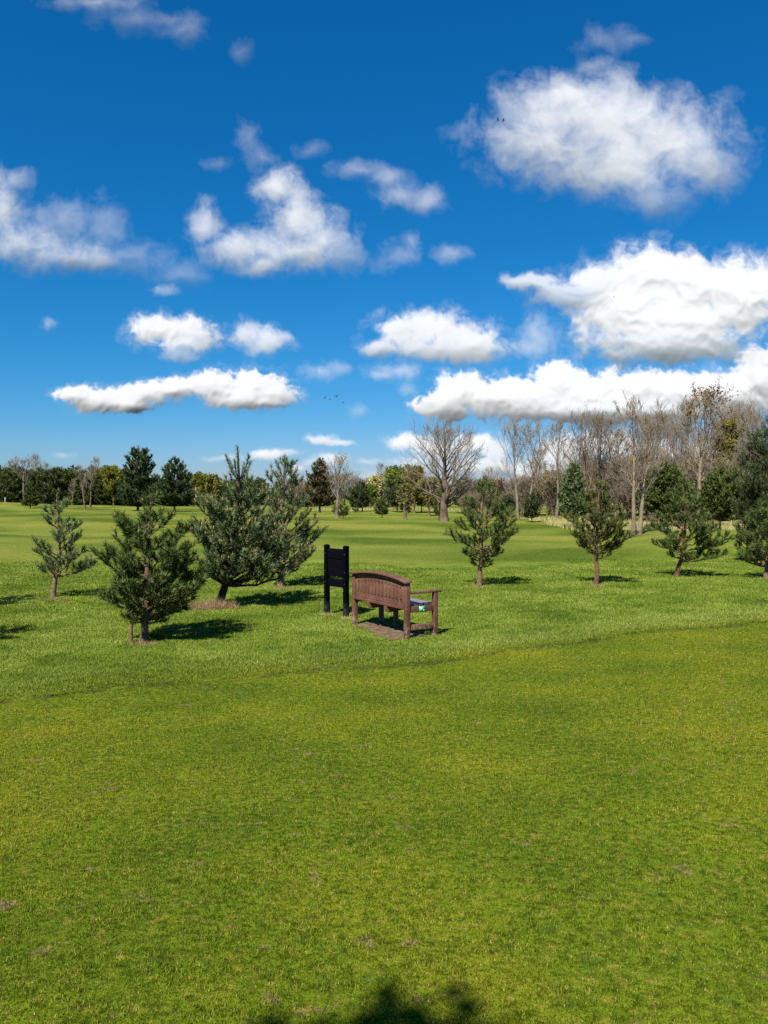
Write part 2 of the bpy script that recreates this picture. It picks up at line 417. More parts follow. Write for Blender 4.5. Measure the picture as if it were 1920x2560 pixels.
NK = (1.35, 1.45)
ES = 1.02
def make_pine(label, trunk_px, env_px, depth, base, seed, r0=0.05, nprim=46, needle=0.085, nw=0.0095, dens=230,
              sub=0.8, rise=0.45, mats=None, buds=0.6, bud_top=True, group=None, name='pine_tree', low_droop=0.0,
              fill=0.7, stems=None, bud_size=1.0, lvl3=True, depth_k=0.9, cat='tree', whorl=True, topw=None):
    """trunk_px: photo pixels of the trunk from base to tip; env_px: (Y, Xleft, Xright) crown outline in photo pixels"""
    rng = np.random.default_rng(seed)
    mp = depth / FPX
    bx, by, bz = base
    T = []
    for i, (X, Y) in enumerate(trunk_px):
        x, z = at_depth(X, Y, depth)
        T.append((x - bx, 0.0 if i == 0 else rng.normal() * 0.02, z - bz))
    T[0] = (0, 0, -0.03)
    T = np.array(T)
    # resample the trunk
    tt = np.linspace(0, 1, 14)
    zz = T[:, 2]
    par = (zz - zz[0]) / (zz[-1] - zz[0])
    TP = np.stack([np.interp(tt, par, T[:, i]) for i in range(3)], 1)
    TP[1:-1, :2] += rng.normal(size=(12, 2)) * 0.010 * (zz[-1] / 3)
    Htot = zz[-1]
    def tr(z):
        q = np.clip((z - TP[0, 2]) / (TP[-1, 2] - TP[0, 2]), 0, 1)
        return np.array([np.interp(q, tt, TP[:, i]) for i in range(3)]), q
    R = r0 * (1 - tt) ** 0.8 * 0.9 + r0 * 0.12; R[0] *= 1.35
    wood = Acc(); tubes(wood, TP, R, 8)
    E = sorted([(at_depth(0, Y, depth)[1] - bz, at_depth(xl, Y, depth)[0] - bx, at_depth(xr, Y, depth)[0] - bx) for Y, xl, xr in env_px])
    E = np.array(E)
    shoots = []      # (P, fraction from which needles start)
    z_lo, z_hi = E[0, 0], E[-1, 0]
    nprim = int(nprim * 0.85); zs = np.linspace(z_lo, z_hi, nprim)
    az0 = 0
    s = Htot / 3.0
    for i, zt in enumerate(zs):
        if whorl: zt = z_lo + (z_hi - z_lo) * ((i // 5 * 5 + rng.uniform(0, 3.0)) / nprim)
        az = az0 + 2.39996 * i + rng.uniform(-0.3, 0.3)
        el_, er_ = np.interp(zt, E[:, 0], E[:, 1]), np.interp(zt, E[:, 0], E[:, 2])
        c, _ = tr(zt)
        l_, r_ = max(c[0] - el_, 0.03 * s), max(er_ - c[0], 0.03 * s)
        m_ = 0.5 * (l_ + r_) * depth_k
        ex = (r_ if math.cos(az) > 0 else l_) * math.cos(az); ey = m_ * math.sin(az)
        L = math.hypot(ex, ey) * (rng.uniform(0.62, 1.15) if i % 3 else rng.uniform(1.0, 1.18)) * ES
        tipx, tipy = ex / math.hypot(ex, ey) * L, ey / math.hypot(ex, ey) * L
        hfrac = (zt - z_lo) / (z_hi - z_lo)
        rr = L * (rise * 1.5 + 0.35 * hfrac) - low_droop * L * (1 - hfrac) ** 3
        zs0 = max(zt - rr, z_lo * 0.75)
        p0, q = tr(zs0)
        tip = np.array([c[0] + tipx, c[1] + tipy, zt])
        n = 7; u = np.linspace(0, 1, n)[:, None]
        mid = p0 * 0.5 + tip * 0.5 + np.array([0, 0, -0.12 * L])
        P = (1 - u) ** 2 * p0 + 2 * u * (1 - u) * mid + u ** 2 * tip
        P[1:] += rng.normal(size=(n - 1, 3)) * 0.02 * L
        rb = r0 * 0.42 * (1 - 0.75 * hfrac) * min(1, L / (0.7 * s) + 0.2)
        tubes(wood, P, np.linspace(rb, rb * 0.3, n), 5)
        shoots.append((P, 0.45 if L > 0.35 * s else 0.05))
        # secondary
        ns = int(max(2, round(L / (0.105 * s) * sub)))
        for j in range(ns):
            t = 0.28 + 0.68 * (j + rng.uniform(0, 1)) / ns
            k = t * (n - 1); a = int(k); fr = k - a
            q0 = P[a] * (1 - fr) + P[min(a + 1, n - 1)] * fr
            ax = P[min(a + 1, n - 1)] - P[max(a - 1, 0)]; ax /= np.linalg.norm(ax)
            side = np.cross(ax, (0, 0, 1)); side /= np.linalg.norm(side) + 1e-9
            sg = 1 if j % 2 else -1
            d = ax * rng.uniform(0.5, 0.95) + side * sg * rng.uniform(0.4, 0.9) + np.array([0, 0, rng.uniform(0.05, 0.75)])
            d /= np.linalg.norm(d)
            l2 = ((1 - t) * 0.55 * L + 0.13 * s) * rng.uniform(0.7, 1.2)
            P2, dd = curve_pts(q0, d, l2, 5, 0.5, rng, 0.07)
            tubes(wood, P2, np.linspace(rb * 0.4, rb * 0.15, 5) + 0.0015 * s, 4)
            shoots.append((P2, 0.12))
            if lvl3 and l2 > 0.2 * s:
                for q3 in range(int(l2 / (0.1 * s) * fill)):
                    t3 = rng.uniform(0.3, 0.95); k3 = t3 * 4; a3 = int(k3)
                    b3 = P2[a3] + (P2[min(a3 + 1, 4)] - P2[a3]) * (k3 - a3)
                    d3 = dd * 0.7 + rng.normal(size=3) * 0.5 + np.array([0, 0, 0.3]); d3 /= np.linalg.norm(d3)
                    P3, _ = curve_pts(b3, d3, 0.13 * s * rng.uniform(0.7, 1.3), 3, 0.4, rng, 0.05)
                    shoots.append((P3, 0.0))
    if topw:
        for (yb, yt, hw, n) in topw:
            zb_, zt_ = at_depth(0, yb, depth)[1] - bz, at_depth(0, yt, depth)[1] - bz
            for q in range(n):
                a = 2 * PI * q / n + 0.35; w = hw * mp * rng.uniform(0.75, 1.1)
                pb, _ = tr(zb_); hh = (zt_ - zb_) * rng.uniform(0.75, 1.1)
                u = np.linspace(0, 1, 5)[:, None]
                P = pb + np.array([[math.cos(a) * w, math.sin(a) * w, 0]]) * u ** 0.75 + np.array([[0, 0, hh]]) * u ** 1.3
                tubes(wood, P, np.linspace(0.012, 0.006, 5), 5); shoots.append((P, 0.15))
    # leader
    shoots.append((TP[-3:], 0.1))
    if stems:
        for st in stems:
            SP = []
            for (X, Y) in st:
                x, z = at_depth(X, Y, depth); SP.append((x - bx, -0.05, z - bz))
            SP = np.array(SP); tubes(wood, SP, np.linspace(r0 * 0.5, r0 * 0.25, len(SP)), 6)
            shoots.append((SP[len(SP) // 2:], 0.6))
    crown = Acc(); B = []; A = []; tips = []
    for P, f0 in shoots:
        seg = np.diff(P, axis=0); sl = np.linalg.norm(seg, axis=1); L = sl.sum(); cs = np.concatenate([[0], np.cumsum(sl)])
        n = int(L * (1 - f0) * dens * 0.8)
        if n < 4: n = 4
        t = L * (f0 + (1 - f0) * rng.uniform(0, 1, n) ** 0.8)
        B.append(np.stack([np.interp(t, cs, P[:, i]) for i in range(3)], 1))
        k = np.clip(np.searchsorted(cs, t) - 1, 0, len(seg) - 1)
        A.append((seg / sl[:, None])[k])
        tips.append((P[-1], seg[-1] / sl[-1]))
    B = np.concatenate(B); A = np.concatenate(A)
    needle_tris(crown, rng, B, A, needle * NK[0], nw * NK[1], 18, 60)
    root = empty(name, (bx, by, bz))
    tag(root, label, cat, group)
    link('trunk', wood.mesh('trunk', True), mats['bark'], root)
    link('crown', crown.mesh('crown'), mats['needle'], root)
    if buds > 0:
        ba = Acc(); tp = []; tr_ = []
        for (p, d) in tips:
            if rng.uniform() < buds:
                hf = (p[2] - z_lo) / (z_hi - z_lo)
                l = 0.035 * bud_size * rng.uniform(0.5, 1.3) * (0.6 + 0.9 * max(hf, 0)) * s
                up = d + np.array([0, 0, 0.6]); up /= np.linalg.norm(up)
                pts = np.array([p, p + up * l * 0.4, p + up * l])
                tp.append(pts); tr_.append([0.007 * s * bud_size, 0.010 * s * bud_size, 0.002])
        if tp:
            tubes(ba, np.array(tp), np.array(tr_), 5)
            b = link('buds', ba.mesh('buds', True), mats['bud'], root); b['kind'] = 'stuff'
    return root

# ------------------------------------------------------------------ bare tree
def make_bare(name, label, H, spread, seed, mats, r0=0.2, clear=0.25, leaders=1, nl1=16, angle=45, up=0.5, twig_r=0.012,
              lv=(9, 7, 5), leaves=0, leaf_size=0.12, leafmat=None, leaf_lo=0.0, cat='tree', group=None, base=(0, 0, 0), shape='round', fan=0.0, z0=0.0):
    rng = np.random.default_rng(seed)
    wood = Acc(); tw = Acc()
    root = empty(name, base); tag(root, label, cat, group)
    L0 = []
    for k in range(leaders):
        if leaders == 1:
            d = np.array([rng.normal() * 0.03, rng.normal() * 0.03, 1.0]); p = np.array([0, 0, -0.1 + z0]); hh = H * 0.93
        else:
            a = k * 2 * PI / leaders + rng.uniform(0, 1)
            d = np.array([math.cos(a) * 0.10, math.sin(a) * 0.10, 1.0]); p = np.array([math.cos(a) * r0 * (0.8 + fan), math.sin(a) * r0 * (0.8 + fan), -0.1]); hh = H * 0.95 * rng.uniform(0.85, 1.0)
        P, _ = curve_pts(p, d / np.linalg.norm(d), hh, 12, 0.05, rng, 0.035)
        r = (r0 if leaders == 1 else r0 * 0.7) * (np.linspace(1, 0.05, 12) ** 0.85); r[0] *= 1.4; r[1] *= 1.05
        tubes(wood, P, np.maximum(r, twig_r), 8)
        L0.append((P, r, hh))
    bat = {6: [], 5: [], 4: [], 3: []}; batr = {6: [], 5: [], 4: [], 3: []}
    tips = []
    def put(P, r):
        bat[len(P)].append(P); batr[len(P)].append(r)
    for P, r, hh in L0:
        n1 = nl1 // leaders if leaders > 1 else nl1
        for i in range(n1):
            t = clear + (1 - clear) * (i + rng.uniform(0, 0.9)) / n1; t = min(t, 0.97)
            k = t * 11; a = int(k); q = P[a] + (P[min(a + 1, 11)] - P[a]) * (k - a)
            u = (t - clear) / (1 - clear)
            if shape == 'round': Lm = spread * math.sqrt(max(0.05, 1 - (u * 1.0) ** 1.6)) * 1.15 * (0.75 + 0.5 * min(u * 3, 1))
            elif shape == 'vase': Lm = spread * (0.8 + 0.9 * u if u < 0.4 else 1.16 * math.sqrt(max(0.05, 1 - ((u - 0.4) / 0.65) ** 2)) + 0.05)
            else: Lm = spread * (1.0 - 0.75 * u)
            az = i * 2.39996 + rng.uniform(-0.4, 0.4)
            an = math.radians(angle * rng.uniform(0.75, 1.2) * (1 - 0.35 * u))
            d = np.array([math.cos(az) * math.sin(an), math.sin(az) * math.sin(an), math.cos(an)])
            L1 = Lm * rng.uniform(0.8, 1.1) / max(math.sin(an), 0.5) * 0.85
            L1 = min(L1, (H * 1.0 - q[2]) / max(0.35, math.cos(an)) * 0.92 + 0.3)
            P1, d1 = curve_pts(q, d, L1, 6, up, rng, 0.07)
            ra = float(np.interp(k, range(12), r)) * 0.42
            R1 = np.maximum(np.linspace(ra, ra * 0.15, 6), twig_r)
            put(P1, R1)
            for j in range(lv[0]):
                t2 = 0.2 + 0.78 * (j + rng.uniform(0, 0.9)) / lv[0]; k2 = t2 * 5; a2 = int(k2)
                q2 = P1[a2] + (P1[min(a2 + 1, 5)] - P1[a2]) * (k2 - a2)
                ax = P1[min(a2 + 1, 5)] - P1[a2]; ax /= np.linalg.norm(ax) + 1e-9
                rn = rng.normal(size=3); pr = np.cross(ax, rn); pr /= np.linalg.norm(pr)
                d2 = ax * 0.75 + pr * rng.uniform(0.5, 0.8) + np.array([0, 0, 0.25]); d2 /= np.linalg.norm(d2)
                L2 = L1 * (0.45 * (1 - t2) + 0.22) * rng.uniform(0.7, 1.2)
                P2, dd2 = curve_pts(q2, d2, L2, 5, up * 0.6, rng, 0.09)
                rb = max(ra * (1 - 0.75 * t2) * 0.5, twig_r * 1.3)
                put(P2, np.maximum(np.linspace(rb, rb * 0.3, 5), twig_r))
                for m in range(lv[1]):
                    t3 = 0.2 + 0.8 * rng.uniform(); k3 = t3 * 4; a3 = min(int(k3), 3)
                    q3 = P2[a3] + (P2[a3 + 1] - P2[a3]) * (k3 - a3)
                    ax = P2[a3 + 1] - P2[a3]; ax /= np.linalg.norm(ax) + 1e-9
                    d3 = ax * 0.8 + rng.normal(size=3) * 0.42 + np.array([0, 0, 0.15]); d3 /= np.linalg.norm(d3)
                    L3 = L2 * rng.uniform(0.3, 0.6)
                    P3, dd3 = curve_pts(q3, d3, L3, 4, up * 0.4, rng, 0.10)
                    put(P3, np.linspace(twig_r * 1.2, twig_r * 0.7, 4))
                    tips.append(P3)
                    for _ in range(lv[2]):
                        a4 = rng.integers(0, 3); q4 = P3[a4] + (P3[a4 + 1] - P3[a4]) * rng.uniform()
                        d4 = dd3 * 0.7 + rng.normal(size=3) * 0.5; d4 /= np.linalg.norm(d4)
                        P4, _ = curve_pts(q4, d4, L3 * rng.uniform(0.3, 0.7), 3, 0.1, rng, 0.1)
                        put(P4, np.array([twig_r * 0.8, twig_r * 0.7, twig_r * 0.45])); tips.append(np.vstack([P4, P4[-1:]]))
    for n in bat:
        if bat[n]:
            if n == 6: tubes(wood, np.array(bat[n]), np.array(batr[n]), 5)
            else: tubes(tw, np.array(bat[n]), np.array(batr[n]), 4 if n == 5 else 3)
    link('trunk', wood.mesh('trunk', True), mats['bark'], root)
    cr = link('crown', tw.mesh('crown', True), mats['twig'], root)
    if leaves:
        lf = Acc()
        TPp = np.array(tips).reshape(-1, 3)
        TPp = TPp[TPp[:, 2] > leaf_lo * H]
        idx = rng.integers(0, len(TPp), leaves)
        leaf_quads(lf, rng, TPp[idx] + rng.normal(size=(leaves, 3)) * leaf_size * 0.9, leaf_size)
        lo = link('foliage', lf.mesh('foliage'), leafmat, cr)
    return root

def copy_deep(root, loc, rz, sc, label=None):
    c = root.copy(); COL.objects.link(c); c.location = loc; c.rotation_euler = (0, 0, rz)
    c.scale = sc if isinstance(sc, tuple) else (sc, sc, sc)
    for ch in list(root.children):
        k = ch.copy(); COL.objects.link(k); k.parent = c
        for g in list(ch.children):
            q = g.copy(); COL.objects.link(q); q.parent = k
    if label: c['label'] = label
    return c

# ================================================================== WORLD, SUN, CAMERA
SUN_EL = math.radians(48.0); SUN_AZ = math.radians(26.0)     # shadows fall 26 deg to the right of straight ahead
EXPO = 1.1
SKY_CH = [(1.8, 0.79), (0.89, 0.72), (0.85, 1.06)]
world = bpy.data.worlds.new('World'); SC.world = world; world.use_nodes = True
wn = world.node_tree; wn.nodes.clear()
wo = wn.nodes.new('ShaderNodeOutputWorld'); bg = wn.nodes.new('ShaderNodeBackground')
sky = wn.nodes.new('ShaderNodeTexSky'); sky.sky_type = 'NISHITA'; sky.sun_disc = False
sky.sun_elevation = SUN_EL; sky.sun_rotation = SUN_AZ + PI; sky.altitude = 50; sky.air_density = 1.0; sky.dust_density = 0.4; sky.ozone_density = 2.5
hs = wn.nodes.new('ShaderNodeHueSaturation'); hs.inputs['Saturation'].default_value = 1.22; hs.inputs['Value'].default_value = 1.0
wn.links.new(sky.outputs['Color'], hs.inputs['Color'])
# the air here is deep blue: each channel of the sky gets its own contrast
sepc = wn.nodes.new('ShaderNodeSeparateColor'); cmb = wn.nodes.new('ShaderNodeCombineColor')
wn.links.new(hs.outputs[0], sepc.inputs[0])
for i_, (pw_, a_) in enumerate(SKY_CH):
    m1 = mth(wn, 'POWER', mth(wn, 'MULTIPLY', sepc.outputs[i_], 0.1), pw_)
    wn.links.new(mth(wn, 'MULTIPLY', m1, a_ * 10.0 / (2 ** EXPO)), cmb.inputs[i_])
wn.links.new(cmb.outputs[0], bg.inputs['Color']); bg.inputs['Strength'].default_value = 0.10
wn.links.new(bg.outputs[0], wo.inputs['Surface'])

sd = bpy.data.lights.new('sun', 'SUN'); sd.energy = 5.0; sd.angle = math.radians(0.53); sd.color = (1.0, 0.95, 0.87)
so = bpy.data.objects.new('sun', sd); COL.objects.link(so)
ldir = Vector((math.sin(SUN_AZ) * math.cos(SUN_EL), math.cos(SUN_AZ) * math.cos(SUN_EL), -math.sin(SUN_EL)))
so.rotation_euler = ldir.to_track_quat('-Z', 'Y').to_euler(); so.location = (0, -20, 30)

cd = bpy.data.cameras.new('camera'); cam = bpy.data.objects.new('camera', cd); COL.objects.link(cam)
cam.location = (0, 0, CAM_Z); cam.rotation_euler = (PI / 2 - TH, 0, 0)
cd.sensor_fit = 'VERTICAL'; cd.sensor_height = 34.6; cd.lens = 34.6 * FPX / 2560.0
cd.clip_start = 0.05; cd.clip_end = 60000
SC.camera = cam
SC.render.resolution_x = 768; SC.render.resolution_y = 1024
SC.view_settings.view_transform = 'Standard'; SC.view_settings.look = 'None'
SC.view_settings.exposure = EXPO; SC.view_settings.gamma = 1.0
SC.render.engine = 'CYCLES'
SC.cycles.use_denoising = False
SC.cycles.max_bounces = 5; SC.cycles.diffuse_bounces = 3; SC.cycles.transparent_max_bounces = 12

# ================================================================== TERRAIN
def build_terrain():
    ys = np.concatenate([-np.geomspace(900, 3, 26), np.linspace(-2.5, 1.5, 9), np.geomspace(1.7, 60, 330), np.geomspace(61, 420, 120), np.geomspace(440, 5000, 24)])
    xh = np.concatenate([np.linspace(0, 9, 70), np.geomspace(9.2, 90, 130), np.geomspace(93, 4500, 40)])
    xs = np.concatenate([-xh[::-1], xh[1:]])
    Xg, Yg = np.meshgrid(xs, ys)
    Z = height(Xg, Yg)
    ny, nx = Xg.shape
    idx = np.arange(nx * ny).reshape(ny, nx)
    f = np.stack([idx[:-1, :-1], idx[:-1, 1:], idx[1:, 1:], idx[1:, :-1]], -1).reshape(-1, 4)
    a = Acc(); a.add(np.stack([Xg, Yg, Z], -1).reshape(-1, 3), f)
    o = link('ground', a.mesh('ground', True), ground_material()); o['kind'] = 'structure'
build_terrain()

# bench frame on the ground
BC = np.array([-0.075, 13.10]); BX = np.array([0.545, -0.838]); BY = np.array([0.838, 0.545])
BZ = hz(0.2, 13.2)
def bench_uv(x, y):
    dx, dy = x - BC[0], y - BC[1]
    return dx * BX[0] + dy * BX[1], dx * BY[0] + dy * BY[1]
def in_patch(x, y, grow=0.0):
    u, v = bench_uv(x, y)
    n = 0.07 * gnoise(np.asarray(u) * 4, np.asarray(v) * 4, 21) + 0.03 * gnoise(np.asarray(u) * 13, np.asarray(v) * 13, 22)
    return np.maximum(np.maximum(np.abs(u - 0.02) - 0.87, v - 0.52), -0.03 - 0.21 * (u + 0.86) - v) < 1.3 * n + grow

SIGN_L = np.array([-1.115, 15.0]); SIGN_R = np.array([-0.72, 14.56])
PATCH_PTS = []

# ================================================================== GRASS BLADES
def blades(name, label, n, dmin, dmax, seed, keep, hfun, wfun, mat, half=0.60, extra=0.8, lean=0.55):
    rng = np.random.default_rng(seed)
    y = np.exp(rng.uniform(math.log(dmin), math.log(dmax), n))
    x = rng.uniform(-1, 1, n) * (half * y + extra)
    k = keep(x, y); x, y = x[k], y[k]; n = len(x)
    z = height(x, y) - 0.001
    hgt = hfun(x, y) * rng.uniform(0.5, 1.25, n); w = wfun(x, y) * rng.uniform(0.7, 1.3, n)
    a = rng.uniform(0, 2 * PI, n); tilt = np.abs(rng.normal(0, lean, n))
    b = a + rng.normal(PI / 2, 0.5, n)
    dx, dy = np.cos(a) * np.sin(tilt), np.sin(a) * np.sin(tilt); dz = np.cos(tilt)
    P = np.stack([x, y, z], 1); Wv = np.stack([np.cos(b), np.sin(b), np.zeros(n)], 1) * (w * 0.5)[:, None]
    tip = P + np.stack([dx, dy, dz], 1) * hgt[:, None]
    v = np.stack([P - Wv, P + Wv, tip], 1)
    acc = Acc(); acc.add(v.reshape(-1, 3), np.arange(n * 3).reshape(n, 3))
    o = link(name, acc.mesh(name), mat)
    tag(o, label, 'grass', kind='stuff')
    return o
BM = blade_material()
blades('short_grass', 'closely mown yellow green turf of the green in the foreground', 760000, 2.0, 14.5, 1,
       lambda x, y: fringe_s(x, y) < 0.0 + 0.12 * gnoise(x * 3, y * 3, 76), lambda x, y: (0.009 + 0.0008 * y) * (1 + 0.5 * gnoise(x * 5, y * 5, 81)), lambda x, y: 0.0020 + 0.00055 * y, BM)
blades('long_grass', 'longer bright green grass beyond the edge of the green, round the bench and pines', 760000, 6.2, 34.0, 2,
       lambda x, y: (fringe_s(x, y) > 0.03 + 0.12 * gnoise(x * 2, y * 2, 77) + 0.06 * gnoise(x * 8, y * 8, 79)) & ~(in_patch(x, y, -0.08) & (gnoise(x * 9, y * 9, 90) > -0.42)) & (y < 26.5 + 4 * gnoise(x / 5, y / 5, 78) + np.maximum(x - 9, 0) * 1.2), lambda x, y: (0.022 + 0.0010 * y) * (0.65 + 0.35 * smooth(0, 1.2, fringe_s(x, y))) * (1 + 0.45 * gnoise(x * 2.5, y * 2.5, 80)), lambda x, y: 0.0030 + 0.00075 * y, BM, lean=0.65)

# ================================================================== DIRT, STRAW
def patch(name, cx, cy, inside, ext, mat, z=0.006, step=0.03):
    g = np.arange(-ext, ext + step, step); U, V = np.meshgrid(g + cx, g + cy)
    ins = inside(U, V)
    Z = height(U, V) + z + 0.008 * gnoise(U * 7, V * 7, 31)
    ny, nx = U.shape; idx = np.arange(nx * ny).reshape(ny, nx)
    q = ins[:-1, :-1] & ins[:-1, 1:] & ins[1:, 1:] & ins[1:, :-1]
    f = np.stack([idx[:-1, :-1], idx[:-1, 1:], idx[1:, 1:], idx[1:, :-1]], -1)[q]
    used = np.unique(f); mp = -np.ones(nx * ny, int); mp[used] = np.arange(len(used))
    a = Acc(); a.add(np.stack([U, V, Z], -1).reshape(-1, 3)[used], mp[f])
    o = link(name, a.mesh(name, True), mat); o['kind'] = 'structure'
    return o
dirt = vary_mat('bare_earth', (0.055, 0.034, 0.020), (0.17, 0.12, 0.075), 7, 0.95, 0.1, 40, 0.8, 0.02, c3=(0.10, 0.11, 0.03), s3=7, t3=0.62)
patch('bare_earth', 0.12, 13.2, in_patch, 1.4, dirt, 0.008)

straw_m = foliage_mat('straw', [(0.09, 0.06, 0.028), (0.22, 0.145, 0.07), (0.38, 0.28, 0.15)], nscale=6)
pale_m = foliage_mat('pale_grass', [(0.14, 0.16, 0.03), (0.27, 0.24, 0.09), (0.36, 0.31, 0.14)], nscale=6)
def tuft(name, label, cx, cy, rx, ry, n, hgt, w, mat, seed, ring=0.0, lean=1.0):
    rng = np.random.default_rng(seed)
    a = rng.uniform(0, 2 * PI, n); r = np.sqrt(rng.uniform(ring, 1, n)) * rng.uniform(0.6, 1.0, n)
    x = cx + np.cos(a) * r * rx; y = cy + np.sin(a) * r * ry; z = height(x, y)
    t = np.abs(rng.normal(0, lean, n)).clip(0, 1.45); b = rng.uniform(0, 2 * PI, n); c = rng.uniform(0, 2 * PI, n)
    h = hgt * rng.uniform(0.4, 1.2, n) * (1.3 - 0.6 * r)
    P = np.stack([x, y, z], 1); W = np.stack([np.cos(c), np.sin(c), 0 * c], 1) * w * 0.5
    tip = P + np.stack([np.cos(b) * np.sin(t), np.sin(b) * np.sin(t), np.cos(t) + 0.15], 1) * h[:, None]
    acc = Acc(); acc.add(np.stack([P - W, P + W, tip], 1).reshape(-1, 3), np.arange(n * 3).reshape(n, 3))
    o = link(name, acc.mesh(name), mat); tag(o, label, 'dry grass' if mat != BM else 'grass', kind='stuff')
    return o

# ================================================================== BENCH
wood_m = None
def bench_material(name, k=1.0):
    m, nt, out = new_mat(name)
    tc = nt.nodes.new('ShaderNodeTexCoord').outputs['Object']
    n = noise_node(nt, tc, 3.0, 5); n2 = noise_node(nt, tc, 38.0, 4, 0.65)
    col = ramp(nt, n.outputs['Fac'], [(0.3, (0.060 * k, 0.023 * k, 0.014 * k)), (0.5, (0.098 * k, 0.039 * k, 0.024 * k)), (0.7, (0.135 * k, 0.062 * k, 0.041 * k))]).outputs['Color']
    col = mixc(nt, mth(nt, 'MULTIPLY', sstep(nt, 0.52, 0.68, n2.outputs['Fac']), 0.5), col, (0.19, 0.115, 0.080))
    sp = nt.nodes.new('ShaderNodeSeparateXYZ'); nt.links.new(tc, sp.inputs[0])
    low = mth(nt, 'MULTIPLY', sstep(nt, 0.30, 0.02, sp.outputs['Z']), sstep(nt, 0.46, 0.58, noise_node(nt, tc, 18, 4).outputs['Fac']))
    col = mixc(nt, mth(nt, 'MULTIPLY', low, 0.8), col, (0.28, 0.23, 0.18))
    principled(nt, out, col, 0.62, 0.35, n2.outputs['Fac'], 0.25, 0.004)
    return m
wood_m = bench_material('brown_stained_board')
seat_m = vary_mat('sheen_grey_seat', (0.11, 0.085, 0.10), (0.18, 0.15, 0.17), 5, 0.38, 0.55, 50, 0.2, 0.003)  # bluish grey skylight sheen on the slats is put into the base colour

BENCH = empty('park_bench', (BC[0], BC[1], BZ), math.atan2(BX[1], BX[0]))
tag(BENCH, 'brown wooden bench with arched slatted back beside the black sign board', 'bench')
HL = 0.82
def part(name, acc, mat=wood_m, parent=BENCH, bv=0.005):
    o = link(name, fixn(acc.mesh(name)), mat, parent)
    if bv: bevel(o, bv)
    return o
def arc(x): return 0.078 * (1 - (x / 0.86) ** 2)
for sx in (1, -1):
    a = Acc(); box_acc(a, sx * HL - 0.040, sx * HL + 0.040, -0.040, 0.040, -0.03, 0.905); part('rear_leg', a)
    a = Acc(); box_acc(a, sx * HL - 0.038, sx * HL + 0.038, 0.525, 0.600, -0.03, 0.715); part('front_leg', a)
    a = Acc(); box_acc(a, sx * HL - 0.036, sx * HL + 0.042, -0.055 if False else 0.043, 0.665, 0.7165, 0.752); part('armrest', a)
    a = Acc(); box_acc(a, sx * HL - 0.022, sx * HL + 0.024, 0.042, 0.523, 0.415, 0.515); side = part('seat_rail', a)
    if sx == 1:
        a = Acc(); box_acc(a, sx * HL - 0.020, sx * HL + 0.022, 0.042, 0.523, 0.125, 0.215); part('stretcher', a)
        a = Acc(); box_acc(a, HL + 0.0245, HL + 0.031, 0.225, 0.335, 0.425, 0.508)
        pm = vary_mat('green_plaque', (0.03, 0.36, 0.20), (0.10, 0.52, 0.34), 9, 0.4, 0.5, 40, 0.1, 0.001, coord='Object')
        pl = link('plaque', fixn(a.mesh('plaque')), pm, side); pl['label'] = 'small green plaque screwed to the seat rail'
        a = Acc()
        for (y0, y1, z0, z1) in ((0.240, 0.320, 0.489, 0.494), (0.250, 0.312, 0.474, 0.479), (0.262, 0.300, 0.459, 0.463), (0.305, 0.325, 0.433, 0.450)):
            box_acc(a, HL + 0.0312, HL + 0.0322, y0, y1, z0, z1)
        link('engraving', fixn(a.mesh('engraving')), vary_mat('pale_engraving', (0.5, 0.7, 0.6), (0.7, 0.8, 0.72)), side)
# the curved top rail and cap
def curved(x0, x1, zlo, zhi, y0, y1, n=22):
    xs = np.linspace(x0, x1, n)
    poly = [(x, zlo(x)) for x in xs] + [(x, zhi(x)) for x in xs[::-1]]
    a = Acc(); V = []; F = []
    for x in xs:
        V += [(x, y0, zlo(x)), (x, y1, zlo(x)), (x, y1, zhi(x)), (x, y0, zhi(x))]
    for i in range(n - 1):
        b = 4 * i
        for j in range(4): F.append((b + j, b + (j + 1) % 4, b + 4 + (j + 1) % 4, b + 4 + j))
    F.append((0, 3, 2, 1)); b = 4 * (n - 1); F.append((b, b + 1, b + 2, b + 3))
    a.add(V, F); return a
part('top_rail', curved(-HL + 0.0415, HL - 0.0415, lambda x: 0.795 + arc(x), lambda x: 0.9045 + arc(x), 0.004, 0.030))
part('back_cap', curved(-HL - 0.065, HL + 0.065, lambda x: 0.906 + arc(x), lambda x: 0.940 + arc(x), -0.088, 0.050))
a = Acc(); box_acc(a, -HL + 0.0415, HL - 0.0415, -0.052, 0.032, 0.470, 0.520); box_acc(a, -HL + 0.0415, HL - 0.0415, -0.030, 0.030, 0.5205, 0.552); part('lower_rail', a)
# back panel: fourteen slats with round bites cut out of their facing edges
def slat_panel():
    a = Acc(); n = 14; x0, x1 = -HL + 0.044, HL - 0.044; w = (x1 - x0) / n; gap = 0.013; rr = 0.020
    for i in range(n):
        xa, xb = x0 + i * w + gap / 2, x0 + (i + 1) * w - gap / 2
        zb = 0.545; cx = 0.5 * (xa + xb)
        def zt(x): return 0.812 + arc(x)
        def bite(xe, zc, sgn, upw):
            th = np.linspace(-75, 75, 7); pts = [(xe + sgn * (rr * math.cos(math.radians(t)) - 0.003), zc + rr * 1.35 * math.sin(math.radians(t))) for t in th]
            return pts if upw else pts[::-1]
        poly = [(xa, zb), (xb, zb)]
        z1, z2 = 0.600, zt(cx) - 0.060
        if i < n - 1: poly += bite(xb, z1, -1, True) + bite(xb, z2, -1, True)
        poly += [(xb - 0.016, zt(xb) - 0.004), (xa + 0.016, zt(xa) - 0.004)] if False else [(xb, zt(xb)), (xa, zt(xa))]
        if i > 0: poly += bite(xa, z2, 1, False) + bite(xa, z1, 1, False)
        prism(a, poly, 'y', -0.020, -0.002 + 0.0)
    return a
part('back_panel', slat_panel(), bv=0.002)
